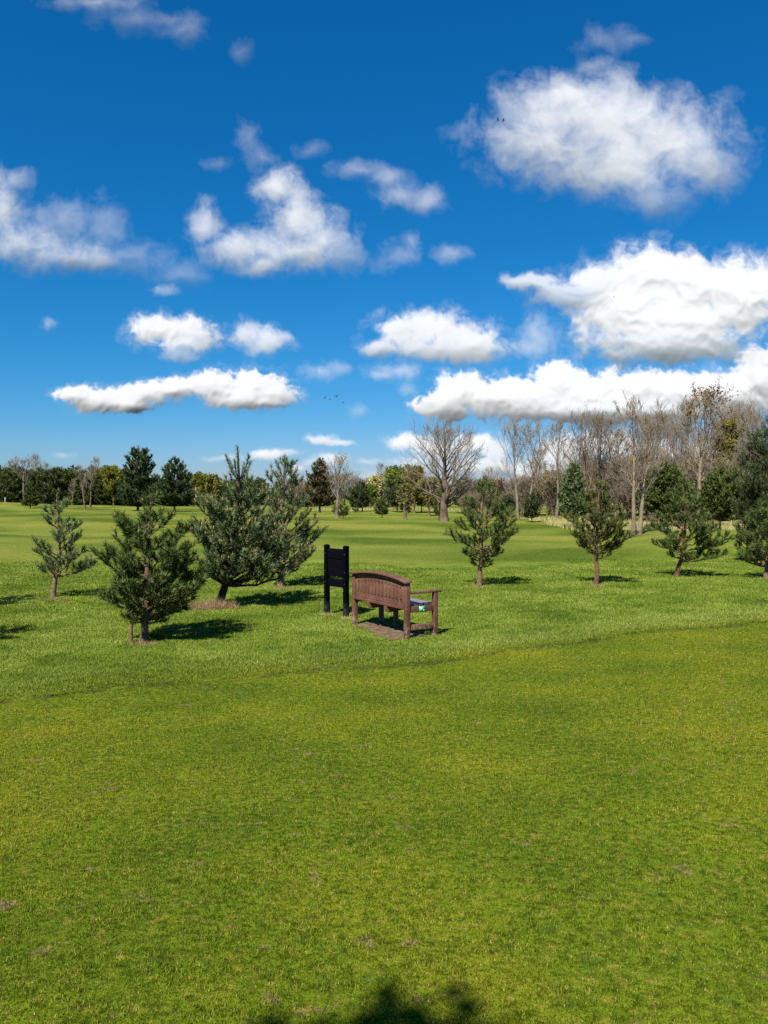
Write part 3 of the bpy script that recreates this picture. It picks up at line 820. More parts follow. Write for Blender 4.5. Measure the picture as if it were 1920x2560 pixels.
# seat
a = Acc()
for i in range(5):
    y0 = 0.05 + i * 0.110; box_acc(a, -HL + 0.040 if i == 4 else -HL + 0.046, HL - 0.046, y0, y0 + 0.094, 0.5165, 0.542)
part('seat', a, seat_m)
for x in (-0.30, 0.25):
    a = Acc(); prism(a, [(-0.055, 0.468), (-0.030, 0.372), (0.02, 0.355), (0.53, 0.40), (0.56, 0.514), (0.034, 0.514), (0.034, 0.468)], 'x', x - 0.032, x + 0.032)
    part('seat_bearer', a)
a = Acc(); box_acc(a, -0.335, -0.265, 0.50, 0.57, -0.03, 0.402 - 0.006); part('middle_leg', a)
a = Acc(); box_acc(a, -HL + 0.040, HL - 0.040, 0.5735, 0.5945, 0.430, 0.5145); part('front_rail', a)

# ================================================================== SIGN BOARD
sign_m = vary_mat('black_stained_wood', (0.0008, 0.001, 0.0025), (0.002, 0.0022, 0.0045), 4, 0.85, 0.04, 60, 0.3, 0.003)
def sign_post_mat():
    m, nt, out = new_mat('black_post')
    tc = nt.nodes.new('ShaderNodeTexCoord').outputs['Object']
    sp = nt.nodes.new('ShaderNodeSeparateXYZ'); nt.links.new(tc, sp.inputs[0])
    n = noise_node(nt, tc, 14, 5, 0.7)
    f = mth(nt, 'MULTIPLY', sstep(nt, 0.34, 0.05, sp.outputs['Z']), sstep(nt, 0.35, 0.6, n.outputs['Fac']))
    col = mixc(nt, f, (0.001, 0.0013, 0.004), (0.05, 0.055, 0.05))
    principled(nt, out, col, 0.8, 0.05, n.outputs['Fac'], 0.25, 0.003)
    return m
spm = sign_post_mat()
bolt_m = vary_mat('dull_metal', (0.02, 0.02, 0.022), (0.05, 0.05, 0.05), 20, 0.5, 0.3)
SX = SIGN_R - SIGN_L; SW = float(np.linalg.norm(SX)); SM = (SIGN_L + SIGN_R) / 2
SIGN = empty('sign_board', (SM[0], SM[1], hz(SM[0], SM[1])), math.atan2(SX[1], SX[0]))
tag(SIGN, 'black wooden sign board on two square posts, seen from behind, left of the bench', 'sign')
hs_ = 0.043
for sx in (-1, 1):
    cx = sx * SW / 2; V = []
    for (r, z) in ((hs_, -0.05), (hs_, 1.325), (hs_ + 0.004, 1.333), (hs_ + 0.004, 1.352), (0.024, 1.372)):
        V += [(cx - r, -r, z), (cx + r, -r, z), (cx + r, r, z), (cx - r, r, z)]
    F = [(0, 3, 2, 1), (16, 17, 18, 19)]
    for l in range(4):
        for j in range(4): F.append((4 * l + j, 4 * l + (j + 1) % 4, 4 * l + 4 + (j + 1) % 4, 4 * l + 4 + j))
    a = Acc(); a.add(V, F); part('post', a, spm, SIGN, 0.004)
i0, i1 = -SW / 2 + hs_ + 0.0015, SW / 2 - hs_ - 0.0015
a = Acc(); box_acc(a, i0, i1, -0.026, 0.016, 1.1045, 1.300); part('upper_board', a, sign_m, SIGN, 0.004)
a = Acc(); box_acc(a, i0, i1, -0.014, 0.022, 0.765, 1.1035); part('display_board', a, sign_m, SIGN, 0.004)
a = Acc(); box_acc(a, i0, i1, -0.024, 0.022, 0.565, 0.715); part('lower_board', a, sign_m, SIGN, 0.004)
for sx in (-1, 1):
    for z in (0.64, 0.86, 1.20):
        a = Acc(); cx = sx * SW / 2; tubes(a, np.array([[cx, -hs_ + 0.001, z], [cx, -hs_ - 0.005, z], [cx, -hs_ - 0.007, z]]), np.array([0.010, 0.009, 0.002]), 8)
        link('bolt', a.mesh('bolt', True), bolt_m, SIGN)
for i, p in enumerate((SIGN_L, SIGN_R)):
    tuft('dry_grass', 'pale dry grass at the foot of the %s sign post' % ('left' if i == 0 else 'right'), p[0] + 0.02, p[1] - 0.10, 0.20, 0.13, 420, 0.05, 0.008, pale_m, 40 + i)

# ================================================================== PINES NEAR
bark_y = vary_mat('young_pine_bark', (0.075, 0.042, 0.026), (0.19, 0.12, 0.08), 14, 0.9, 0.15, 60, 0.9, 0.012, c3=(0.24, 0.19, 0.14), s3=22)
bark_d = vary_mat('dark_pine_bark', (0.018, 0.012, 0.010), (0.045, 0.028, 0.020), 12, 0.9, 0.15, 50, 0.9, 0.012)
bark_r = vary_mat('red_pine_bark', (0.060, 0.028, 0.018), (0.15, 0.078, 0.052), 12, 0.9, 0.15, 50, 0.9, 0.012)
bud_m = vary_mat('orange_bud', (0.30, 0.10, 0.035), (0.50, 0.24, 0.11), 20, 0.7, 0.2)
need_b = foliage_mat('blue_green_needle', [(0.014, 0.028, 0.008), (0.088, 0.125, 0.046), (0.240, 0.295, 0.150)], 0.75, 0.07, 0.12, 6.5)
need_g = foliage_mat('green_needle', [(0.012, 0.026, 0.006), (0.066, 0.098, 0.022), (0.170, 0.215, 0.070)], 0.75, 0.07, 0.12, 6.5)
need_o = foliage_mat('olive_needle', [(0.022, 0.034, 0.008), (0.070, 0.090, 0.022), (0.130, 0.150, 0.048)], 0.75, 0.07, 0.1, 1.2)
need_d = foliage_mat('dark_needle', [(0.014, 0.025, 0.008), (0.044, 0.064, 0.024), (0.095, 0.120, 0.052)], 0.75, 0.07, 0.08, 1.0)
need_br = foliage_mat('brown_green_needle', [(0.030, 0.030, 0.012), (0.070, 0.060, 0.024), (0.14, 0.095, 0.045)], 0.5, 0.2, 0.08, 0.35)
MB_ = dict(bark=bark_y, needle=need_b, bud=bud_m); MG = dict(bark=bark_y, needle=need_g, bud=bud_m)
ML = dict(bark=bark_d, needle=need_b, bud=bud_m); MR = dict(bark=bark_r, needle=need_g, bud=bud_m)

NEAR = 'young pines planted in the rough'
def near_pine(label, trunk, env, seed, **kw):
    b = ground(*trunk[0])
    return make_pine(label, trunk, env, b.y, tuple(b), seed, group=NEAR, **kw), b

near_pine('thin young pine with a long low left branch, leftmost of the young pines',
     [(133, 1492), (137, 1450), (146, 1400), (147, 1330), (143, 1228)],
     [(1238, 136, 150), (1262, 120, 185), (1290, 112, 200), (1322, 105, 225), (1345, 95, 238), (1372, 85, 240), (1388, 58, 244), (1410, 75, 240), (1425, 110, 205)], 11,
     r0=0.058, nprim=30, dens=215, mats=MB_, buds=0.35, rise=0.35, fill=0.6, sub=0.85)
near_pine('bushy dark green pine with two stems and low drooping branches, nearest of the pines',
     [(358, 1603), (364, 1540), (366, 1450), (370, 1340), (378, 1240)],
     [(1246, 365, 395), (1262, 325, 410), (1285, 290, 440), (1320, 278, 470), (1360, 258, 492), (1410, 262, 512), (1455, 268, 530), (1500, 285, 500), (1525, 300, 470), (1555, 278, 395)], 12,
     r0=0.062, nprim=62, dens=300, needle=0.085, mats=MG, buds=0.3, rise=0.40, low_droop=0.5, stems=[[(330, 1600), (332, 1540), (338, 1490), (352, 1440)]])
_, B3 = near_pine('tall leaning pine with dark slanting trunk and orange tipped crown standing in straw',
     [(546, 1516), (558, 1470), (580, 1425), (590, 1330), (596, 1240), (593, 1118)],
     [(1205, 560, 628), (1225, 505, 668), (1262, 495, 680), (1300, 488, 705), (1345, 484, 718), (1385, 492, 722), (1420, 515, 722), (1445, 545, 705)], 13,
     r0=0.085, nprim=70, dens=270, needle=0.085, mats=ML, buds=0.35, bud_size=1.35, rise=0.42, topw=[(1200, 1142, 38, 6), (1250, 1185, 60, 6)])
near_pine('broad blue green pine with pale brown trunk behind the leaning pine',
     [(703, 1466), (702, 1430), (705, 1350), (708, 1250), (713, 1140)],
     [(1146, 705, 722), (1165, 690, 740), (1190, 668, 760), (1230, 655, 782), (1275, 640, 798), (1320, 636, 803), (1360, 640, 796), (1395, 648, 770), (1425, 655, 738)], 14,
     r0=0.085, nprim=70, dens=230, needle=0.085, mats=MB_, buds=0.4, bud_size=1.2, topw=[(1195, 1155, 26, 5)])
near_pine('open round pine with tufted branches standing alone right of the bench',
     [(1198, 1464), (1201, 1420), (1203, 1370), (1203, 1300), (1210, 1192)],
     [(1196, 1206, 1216), (1212, 1195, 1228), (1238, 1180, 1252), (1265, 1155, 1270), (1300, 1142, 1288), (1335, 1124, 1290), (1365, 1150, 1275), (1392, 1168, 1250), (1410, 1180, 1228)], 15,
     r0=0.062, nprim=52, dens=270, needle=0.078, mats=dict(bark=bark_y, needle=need_g, bud=bark_y), buds=0.25, rise=0.22, fill=0.5, sub=0.85)
near_pine('small pine with bare reddish stem, second of the row right of the bench',
     [(1489, 1461), (1493, 1420), (1489, 1380), (1493, 1320), (1499, 1195)],
     [(1200, 1494, 1504), (1225, 1486, 1516), (1245, 1460, 1530), (1270, 1420, 1560), (1295, 1413, 1578), (1325, 1420, 1582), (1350, 1440, 1572), (1372, 1462, 1562), (1388, 1475, 1520)], 16,
     r0=0.06, nprim=48, dens=250, needle=0.085, mats=dict(bark=bark_r, needle=need_o, bud=bud_m), buds=0.35, rise=0.2)
near_pine('wide spreading pine with crooked leaning trunk, third of the row right of the bench',
     [(1691, 1441), (1700, 1410), (1710, 1375), (1712, 1320), (1708, 1195)],
     [(1198, 1703, 1713), (1225, 1690, 1728), (1255, 1665, 1755), (1285, 1640, 1780), (1315, 1632, 1800), (1345, 1642, 1822), (1370, 1650, 1815), (1392, 1672, 1780)], 17,
     r0=0.062, nprim=50, dens=240, needle=0.085, mats=dict(bark=bark_r, needle=need_g, bud=bud_m), buds=0.2, rise=0.15, fill=0.8)
near_pine('pine with tangled low crown at the right edge of the view',
     [(1916, 1446), (1918, 1400), (1922, 1330), (1930, 1235)],
     [(1240, 1915, 1945), (1270, 1880, 1975), (1310, 1855, 2000), (1350, 1848, 2005), (1385, 1858, 1990), (1408, 1880, 1960)], 18,
     r0=0.07, nprim=50, dens=240, needle=0.085, mats=dict(bark=bark_y, needle=need_g, bud=bud_m), buds=0.1, rise=0.3)
near_pine('small dark pine half hidden behind the pine at the right edge',
     [(1868, 1403), (1869, 1370), (1872, 1320), (1878, 1262)],
     [(1265, 1868, 1888), (1295, 1845, 1905), (1330, 1835, 1915), (1362, 1840, 1910), (1385, 1855, 1890)], 19,
     r0=0.06, nprim=36, dens=200, needle=0.085, mats=dict(bark=bark_d, needle=need_g, bud=bud_m), buds=0.0, rise=0.3)
# outside the frame on the left: only their shadows reach in
for k, (tx, ty, sd_) in enumerate(((-9.15, 15.6, 20), (-7.35, 11.5, 21))):
    X0 = 960 + tx / ty * FPX
    H_ = 2.6; mp_ = FPX / ty
    zb = hz(tx, ty); Yb = 1240 + (CAM_Z - zb) * mp_
    tk = [(X0, Yb), (X0, Yb - 0.5 * mp_), (X0 + 3, Yb - H_ * mp_)]
    ev = [(Yb - f * mp_, X0 - w * mp_, X0 + w * mp_) for f, w in ((2.55, .08), (2.2, .35), (1.8, .62), (1.4, .8), (1.0, .85), (0.75, .6))]
    make_pine('young pine just outside the view on the left, %s one' % ('farther', 'nearer')[k], tk, ev, ty, (tx, ty, zb), sd_, r0=0.06, nprim=40, dens=170, mats=MG, buds=0, group=NEAR)

tuft('straw', 'ring of brown straw round the foot of the leaning pine', B3.x - 0.10, B3.y - 0.25, 0.66, 0.30, 2600, 0.17, 0.008, straw_m, 50, lean=1.1)
tuft('grass_tuft', 'tuft of taller green grass at the foot of the nearest pine', *(ground(392, 1596).xy), 0.22, 0.12, 420, 0.13, 0.008, BM, 51, lean=0.6)
for k, (X, Y, rx) in enumerate(((133, 1500, 0.45), (702, 1473, 0.42), (1198, 1470, 0.34), (1492, 1466, 0.28), (360, 1610, 0.3))):
    g_ = ground(X, Y)
    tuft('straw', 'thin brown litter at the foot of the %s pine' % ('leftmost', 'blue green', 'round open', 'red stemmed', 'nearest')[k], g_.x, g_.y, rx, rx * 0.55, 700, 0.05, 0.007, straw_m, 60 + k, lean=1.2)

# tall dark pine at the right edge
make_pine('tall dark pine filling the right edge of the view',
     [(1955, 1405), (1955, 1340), (1950, 1200), (1938, 1038)],
     [(1044, 1925, 1950), (1062, 1890, 1965), (1085, 1890, 1990), (1110, 1858, 2010), (1150, 1862, 2030), (1190, 1842, 2040), (1240, 1850, 2050), (1290, 1845, 2050), (1335, 1860, 2040)],
     27.5, (*[at_depth(1955, 1400, 27.5)[0], 27.5], hz(at_depth(1955, 1400, 27.5)[0], 27.5)), 70, r0=0.14, nprim=130, needle=0.16, nw=0.014, dens=80, mats=dict(bark=bark_d, needle=need_d, bud=bud_m), buds=0, rise=0.3)

# ================================================================== PINES FAR
def far_pine(label, X, Yb, env, seed, mats=None, depth=None, group=None, nprim=70, r0=0.16, dens=13, **kw):
    if depth is None: g_ = ground(X, Yb)
    else: g_ = Vector((at_depth(X, Yb, depth)[0], depth, hz(at_depth(X, Yb, depth)[0], depth)))
    top = min(e[0] for e in env)
    H_ = (Yb - top) / FPX * g_.y
    m = mats or dict(bark=bark_d, needle=need_d, bud=bud_m)
    return make_pine(label, [(X, Yb), (X, (Yb + top) / 2), (X + 1, top - 2)], env, g_.y, tuple(g_), seed, r0=0.02 * H_, nprim=nprim,
                     needle=0.042 * H_, nw=0.014 * H_, dens=240 * 0.28 / (H_ / 3), sub=0.7, mats=m, buds=0, group=group, **kw)
def E(Xc, rows):   # rows: (Y, half left, half right)
    return [(y, Xc - l, Xc + r) for y, l, r in rows]
FD = dict(bark=bark_d, needle=need_d, bud=bud_m); FO = dict(bark=bark_d, needle=need_o, bud=bud_m); FB = dict(bark=bark_y, needle=need_b, bud=bud_m)
far_pine('tall dark pine with knobbly narrow top standing before the left wood', 345, 1274, E(345, [(1118, 12, 20), (1140, 30, 32), (1165, 28, 36), (1190, 42, 40), (1220, 52, 42), (1245, 50, 45), (1262, 30, 30)]), 81, FD, depth=120, nprim=100)
far_pine('broad dark conical pine right of the tall knobbly one', 436, 1278, E(436, [(1146, 6, 8), (1165, 22, 24), (1185, 38, 38), (1215, 52, 48), (1240, 56, 50), (1260, 40, 36)]), 82, FD, depth=112, nprim=110)
far_pine('small round dark pine before the left wood', 76, 1271, E(76, [(1204, 4, 4), (1225, 12, 14), (1245, 20, 19), (1262, 22, 17)]), 83, FO, nprim=60)
far_pine('brown tinged pine left of the small bare tree', 800, 1275, E(800, [(1150, 6, 6), (1168, 20, 16), (1190, 34, 26), (1220, 38, 34), (1245, 30, 38), (1260, 14, 30)]), 84, dict(bark=bark_d, needle=need_br, bud=bud_m), depth=105, nprim=120)
far_pine('small pine in front of the small bare tree', 858, 1298, E(858, [(1256, 4, 4), (1268, 13, 14), (1280, 16, 18), (1288, 12, 10)]), 85, FO, nprim=44)
far_pine('tiny round pine left of the small bare tree foot', 836, 1285, E(836, [(1262, 3, 3), (1270, 7, 7), (1280, 7, 7)]), 86, FO, nprim=30)
far_pine('dark wide pine right of the small bare tree', 906, 1279, E(900, [(1204, 6, 8), (1222, 26, 22), (1240, 34, 26), (1258, 30, 26), (1266, 18, 18)]), 87, FD, nprim=90)
far_pine('little round pine under the dark wide pine', 889, 1281, E(889, [(1257, 3, 3), (1268, 9, 9), (1277, 8, 8)]), 88, FO, nprim=30)
far_pine('short bushy pine in the middle of the far fairway', 955, 1294, E(955, [(1240, 4, 4), (1256, 16, 16), (1272, 20, 20), (1284, 14, 14)]), 89, FO, nprim=60)
far_pine('dark pine before the yellow green tree', 993, 1281, E(993, [(1212, 10, 10), (1230, 22, 22), (1248, 24, 26), (1262, 18, 20)]), 90, FD, nprim=80)
far_pine('sparse dark pine left of the big bare tree', 1054, 1281, E(1054, [(1210, 10, 12), (1226, 24, 26), (1246, 26, 30), (1260, 16, 20)]), 91, FD, nprim=70)
far_pine('low pine at the foot of the big bare tree', 1098, 1299, E(1094, [(1228, 6, 8), (1248, 14, 14), (1270, 10, 16), (1286, 10, 10)]), 92, FO, nprim=50)
far_pine('dark pine right behind the big bare tree', 1160, 1284, E(1160, [(1196, 6, 6), (1216, 22, 24), (1240, 30, 34), (1260, 28, 28)]), 93, FD, nprim=90)
far_pine('small dark pine right of the open round pine', 1330, 1306, E(1328, [(1232, 6, 8), (1252, 20, 18), (1272, 22, 20), (1292, 16, 16)]), 94, FD, nprim=70)
far_pine('dark pine partly hidden by the open round pine', 1270, 1300, E(1268, [(1236, 8, 8), (1256, 20, 20), (1276, 22, 18)]), 95, FD, nprim=60)
far_pine('dense blue green pine behind the red stemmed pine', 1434, 1312, E(1434, [(1160, 5, 6), (1180, 16, 18), (1205, 26, 28), (1235, 36, 34), (1262, 38, 38), (1282, 30, 30)]), 96, FB, nprim=120, depth=55)
far_pine('broad olive pine with yellow twigs behind the wide spreading pine', 1665, 1312, E(1665, [(1158, 10, 20), (1185, 44, 40), (1215, 60, 58), (1245, 62, 66), (1272, 48, 56)]), 97, FO, nprim=130, depth=58)
far_pine('broad olive pine with pale leaning trunk near the right edge', 1800, 1325, E(1812, [(1170, 20, 24), (1200, 46, 50), (1235, 58, 56), (1265, 60, 54), (1290, 44, 40)]), 98, dict(bark=bark_y, needle=need_o, bud=bud_m), nprim=130, depth=48)

# the wood on the left: a few kinds, copied
WG = 'pines of the wood along the left horizon'
protos = []
for k in range(4):
    rr = [(1172 + 4 * k, 5, 5), (1184, 16 + 2 * k, 18), (1202, 27, 24 + 3 * k), (1226, 31, 30), (1248, 30, 28), (1261, 24, 24)]
    p = far_pine('dark pine of the dense wood along the left horizon', 20 + 40 * k, 1270, E(20 + 40 * k, rr), 110 + k, FD if k % 2 else FO, depth=172 + 4 * k, group=WG, nprim=70)
    protos.append(p)
rng = random.Random(5)
xs_ = list(range(-60, 335, 13)) + [352, 385, 415, 470, 492, 515, 545, 580, 610, 640]
used = {20, 60, 100, 140}
for i, X in enumerate(xs_):
    for row in range(4 if X < 340 else 3):
        dep = 182 + rng.uniform(-6, 6) + row * 14
        x_ = at_depth(X + rng.uniform(-5, 5) + row * 8, 1262, dep)[0]
        s_ = rng.uniform(0.86, 1.12) * (1.0 if X < 340 else 0.8) * (1.18 if row == 3 else 1.0)
        copy_tree(protos[rng.randrange(4)], (x_, dep, hz(x_, dep)), rng.uniform(0, 6.28), (s_ * 1.05, s_ * 1.05, s_))
# a low dark row behind, centre
for i, X in enumerate((690, 735, 775, 925, 948, 1018, 1075, 1120, 1215, 1240)):
    dep = 165 + rng.uniform(-8, 14); x_ = at_depth(X, 1262, dep)[0]; s_ = rng.uniform(0.45, 0.65)
    c = copy_tree(protos[rng.randrange(4)], (x_, dep, hz(x_, dep)), rng.uniform(0, 6.28), s_)
    c['label'] = 'small distant pine beyond the middle of the fairway'; c['group'] = 'small distant pines beyond the fairway'

# ================================================================== BARE AND LEAFY TREES
tw_b = vary_mat('bare_twig', (0.125, 0.098, 0.070), (0.25, 0.205, 0.155), 0.6, 0.9, 0.1, 8, 0.1)
tw_g = vary_mat('grey_twig', (0.15, 0.122, 0.088), (0.28, 0.235, 0.175), 0.6, 0.9, 0.1, 8, 0.1)
tw_br = vary_mat('reddish_twig', (0.115, 0.090, 0.065), (0.225, 0.182, 0.138), 0.6, 0.9, 0.1, 8, 0.1)
bk_b = vary_mat('brown_bark', (0.055, 0.038, 0.025), (0.17, 0.125, 0.085), 1.4, 0.9, 0.1, 14, 0.8, 0.05, c3=(0.20, 0.13, 0.04), s3=1.2)
bk_g = vary_mat('grey_bark', (0.075, 0.06, 0.042), (0.19, 0.155, 0.115), 1.4, 0.9, 0.1, 14, 0.8, 0.05)
bk_y = vary_mat('lichen_bark', (0.09, 0.07, 0.045), (0.21, 0.17, 0.125), 1.2, 0.9, 0.1, 14, 0.8, 0.05, c3=(0.36, 0.21, 0.02), s3=1.0, t3=0.56)
MBB = dict(bark=bk_b, twig=tw_b); MGG = dict(bark=bk_g, twig=tw_g); MLY = dict(bark=bk_y, twig=tw_b); MRR = dict(bark=bk_b, twig=tw_br)
lf_y = foliage_mat('yellow_leaf', [(0.06, 0.068, 0.006), (0.13, 0.132, 0.010), (0.22, 0.21, 0.02)], 0.6, 0.2, 0.3, 0.4)
lf_g = foliage_mat('spring_green_leaf', [(0.06, 0.09, 0.010), (0.13, 0.175, 0.02), (0.21, 0.26, 0.04)], 0.6, 0.2, 0.3, 0.4)
lf_o = foliage_mat('olive_leaf', [(0.06, 0.056, 0.009), (0.13, 0.115, 0.015), (0.20, 0.18, 0.026)], 0.6, 0.2, 0.2, 0.4)
lf_r = foliage_mat('russet_leaf', [(0.075, 0.042, 0.012), (0.16, 0.09, 0.024), (0.22, 0.14, 0.04)], 0.6, 0.2, 0.2, 0.4)

def loc_of(X, Yb, depth=None):
    if depth is None: g_ = ground(X, Yb); return g_
    x = at_depth(X, Yb, depth)[0]; return Vector((x, depth, hz(x, depth)))
def bare(label, X, Yb, Ytop, half_px, seed, mats, depth=None, name='bare_tree', **kw):
    g_ = loc_of(X, Yb, depth); H_ = at_depth(X, Ytop, g_.y)[1] - g_.z
    return make_bare(name, label, H_, half_px / FPX * g_.y, seed, mats, base=tuple(g_), **kw)

BIG = bare('big round bare tree with thick trunk, largest in the middle of the far edge', 1110, 1303, 1082, 100, 201, MBB, r0=0.36, clear=0.15, nl1=32, angle=60, up=0.40, lv=(8, 6, 2), twig_r=0.0085, shape='round')
bare('twin stemmed vase shaped bare tree right of the big round one', 1306, 1297, 1068, 58, 202, MGG, r0=0.24, clear=0.36, leaders=2, nl1=24, angle=38, up=0.5, lv=(8, 5, 2), twig_r=0.010, shape='vase', fan=1.6)
NAR = bare('slim bare tree between the twin stemmed tree and the dense bare group', 1392, 1300, 1062, 36, 203, MGG, r0=0.15, clear=0.34, nl1=20, angle=34, up=0.4, lv=(7, 4, 2), twig_r=0.010, shape='vase')
GRP = bare('wide many limbed bare tree behind the blue green pine', 1480, 1300, 1050, 75, 204, MRR, r0=0.26, clear=0.22, leaders=4, nl1=32, angle=34, up=0.55, lv=(7, 5, 2), twig_r=0.010, shape='vase', fan=1.4, depth=72)
LIC = bare('tall bare tree with yellow lichen on its double trunk', 1594, 1336, 1016, 62, 205, MLY, r0=0.22, clear=0.34, leaders=2, nl1=24, angle=34, up=0.5, lv=(7, 5, 2), twig_r=0.010, shape='vase', fan=0.6)
TAL = bare('tallest bare tree with leaf clumps left on its top twigs', 1742, 1320, 986, 60, 206, MLY, r0=0.19, clear=0.40, nl1=22, angle=44, up=0.5, lv=(7, 5, 2), twig_r=0.009, shape='vase', depth=50, leaves=700, leaf_size=0.09, leafmat=lf_r, leaf_lo=0.78)
SML = bare('small bare tree right of the brown tinged pine', 843, 1294, 1146, 38, 207, MGG, r0=0.20, clear=0.30, nl1=16, angle=50, up=0.45, lv=(7, 4, 2), twig_r=0.011, shape='round')
# left wood edge
bare('pale bare tree with forked limbs at the left wood', 62, 1266, 1152, 34, 208, MBB, depth=160, r0=0.30, clear=0.42, nl1=14, angle=50, up=0.4, lv=(6, 3, 1), twig_r=0.022)
b1 = bare('slender pale birch before the left wood, left of a pair', 213, 1274, 1162, 17, 209, MBB, r0=0.16, clear=0.32, nl1=13, angle=34, up=0.3, lv=(6, 3, 1), twig_r=0.018)
g_ = loc_of(226, 1268, 140)
copy_deep(b1, tuple(g_), 2.1, 1.04, 'slender pale birch before the left wood, right of a pair')
g_ = loc_of(180, 1266, 150)
copy_deep(b1, tuple(g_), 4.0, (0.8, 0.8, 0.72), 'thin grey trunked birch left of the birch pair')

def leafy(label, X, Yb, Ytop, half_px, seed, lm, n, depth, ls, mats=MBB, **kw):
    return bare(label, X, Yb, Ytop, half_px, seed, mats, depth=depth, name='leafy_tree', r0=0.16, clear=0.18, nl1=18, angle=48, up=0.5, lv=(7, 4, 1), twig_r=0.02, leaves=n, leaf_size=ls, leafmat=lm, **kw)
leafy('bright yellow green tree behind the left wood', 284, 1268, 1176, 28, 221, lf_y, 9000, 165, 0.24)
leafy('yellow green tree seen between pines left of the leaning pine', 502, 1268, 1192, 20, 222, lf_y, 5000, 165, 0.24)
leafy('pale yellow bush left of the leaning pine', 535, 1268, 1198, 22, 223, lf_o, 4000, 160, 0.24)
leafy('fresh green tree left of the big bare tree', 988, 1284, 1178, 32, 224, lf_g, 4500, 120, 0.17)
leafy('olive budding tree touching the big bare tree', 1036, 1282, 1176, 30, 225, lf_o, 5000, 110, 0.15)
leafy('thin trunked young tree with sparse olive crown on the fairway', 1013, 1299, 1222, 22, 226, lf_o, 1200, None, 0.11)
leafy('pale straw coloured tree beyond the middle of the fairway', 937, 1272, 1196, 20, 227, foliage_mat('straw_leaf', [(0.2, 0.17, 0.06), (0.32, 0.28, 0.10), (0.42, 0.38, 0.14)], nscale=0.4), 3500, 150, 0.18)
leafy('lime green tree beyond the dark wide pine', 925, 1276, 1222, 20, 228, lf_g, 3500, 135, 0.18)
leafy('tall narrow olive tree beside the tallest bare tree', 1812, 1320, 1042, 36, 229, lf_o, 15000, 66, 0.11)
leafy('russet budding tree left of the twin stemmed tree', 1225, 1290, 1212, 34, 230, lf_r, 4000, 95, 0.15)
leafy('orange brown budding tree right of the slim bare tree', 1376, 1292, 1190, 28, 231, lf_r, 4000, 95, 0.15)
leafy('olive tree behind the big bare tree trunk', 1072, 1288, 1206, 26, 232, lf_o, 3500, 98, 0.14)
leafy('yellow brown bush behind the lichen covered trunks', 1575, 1312, 1220, 34, 233, lf_o, 2600, 74, 0.11)

# copies that fill the bare wood on the right
def cp(src, label, X, Yb, depth, sc, rz):
    g2 = loc_of(X, Yb, depth); return copy_deep(src, tuple(g2), rz, sc, label)
cp(SML, 'faint bare tree between the big round tree and the twin stemmed tree', 1222, 1280, 110, 1.0, 1.0)
cp(NAR, 'bare tree between the dense bare group and the lichen covered trunks', 1540, 1305, 74, (1.3, 1.3, 1.08), 2.0)
cp(LIC, 'bare tree behind and right of the lichen covered trunks', 1655, 1300, 68, (1.05, 1.05, 1.14), 1.2)
cp(GRP, 'spreading bare tree behind the broad olive pine', 1690, 1300, 78, (0.85, 0.85, 1.0), 0.7)
cp(NAR, 'slender bare tree left of the tallest one', 1700, 1300, 70, (1.2, 1.2, 1.22), 4.0)
cp(BIG, 'round crowned bare tree right of the tallest one', 1775, 1310, 66, (0.62, 0.62, 0.98), 2.4)
cp(GRP, 'many limbed bare tree behind the pale leaning trunk', 1850, 1310, 70, (0.8, 0.8, 1.08), 3.3)
cp(LIC, 'bare tree beside the tall dark pine at the right edge', 1885, 1310, 62, (0.9, 0.9, 1.05), 5.1)
cp(SML, 'faint bare tree far behind the slim one', 1350, 1280, 115, (1.2, 1.2, 1.1), 3.7)
cp(NAR, 'far bare tree beyond the centre of the fairway', 962, 1272, 150, (1.1, 1.1, 0.95), 2.2)
for k, (X, s_) in enumerate(((20, 1.0), (95, 1.15), (125, 0.95), (240, 1.1))):
    g2 = loc_of(X, 1262, 205); c = copy_deep(NAR, tuple(g2), k * 1.3, (1.2 * s_, 1.2 * s_, 1.28 * s_), 'leafless tree showing its pale twigs above the left wood')
    c['group'] = 'leafless trees behind the left wood'

for k, (X, d_, sc_, src_) in enumerate(((1445, 92, 1.05, 0), (1565, 84, 1.05, 0), (1625, 86, 1.1, 1), (1765, 80, 1.2, 0), (1830, 82, 1.15, 1), (1905, 78, 1.2, 0), (1340, 104, 0.95, 0))):
    c = copy_deep((NAR, GRP)[src_], tuple(loc_of(X, 1300, d_)), k * 1.7, (sc_ * (1.35 if src_ == 0 else 0.8),) * 2 + (sc_,))
    c['label'] = 'leafless grey tree in the back row of the right hand wood'; c['group'] = 'back row of the leafless wood on the right'
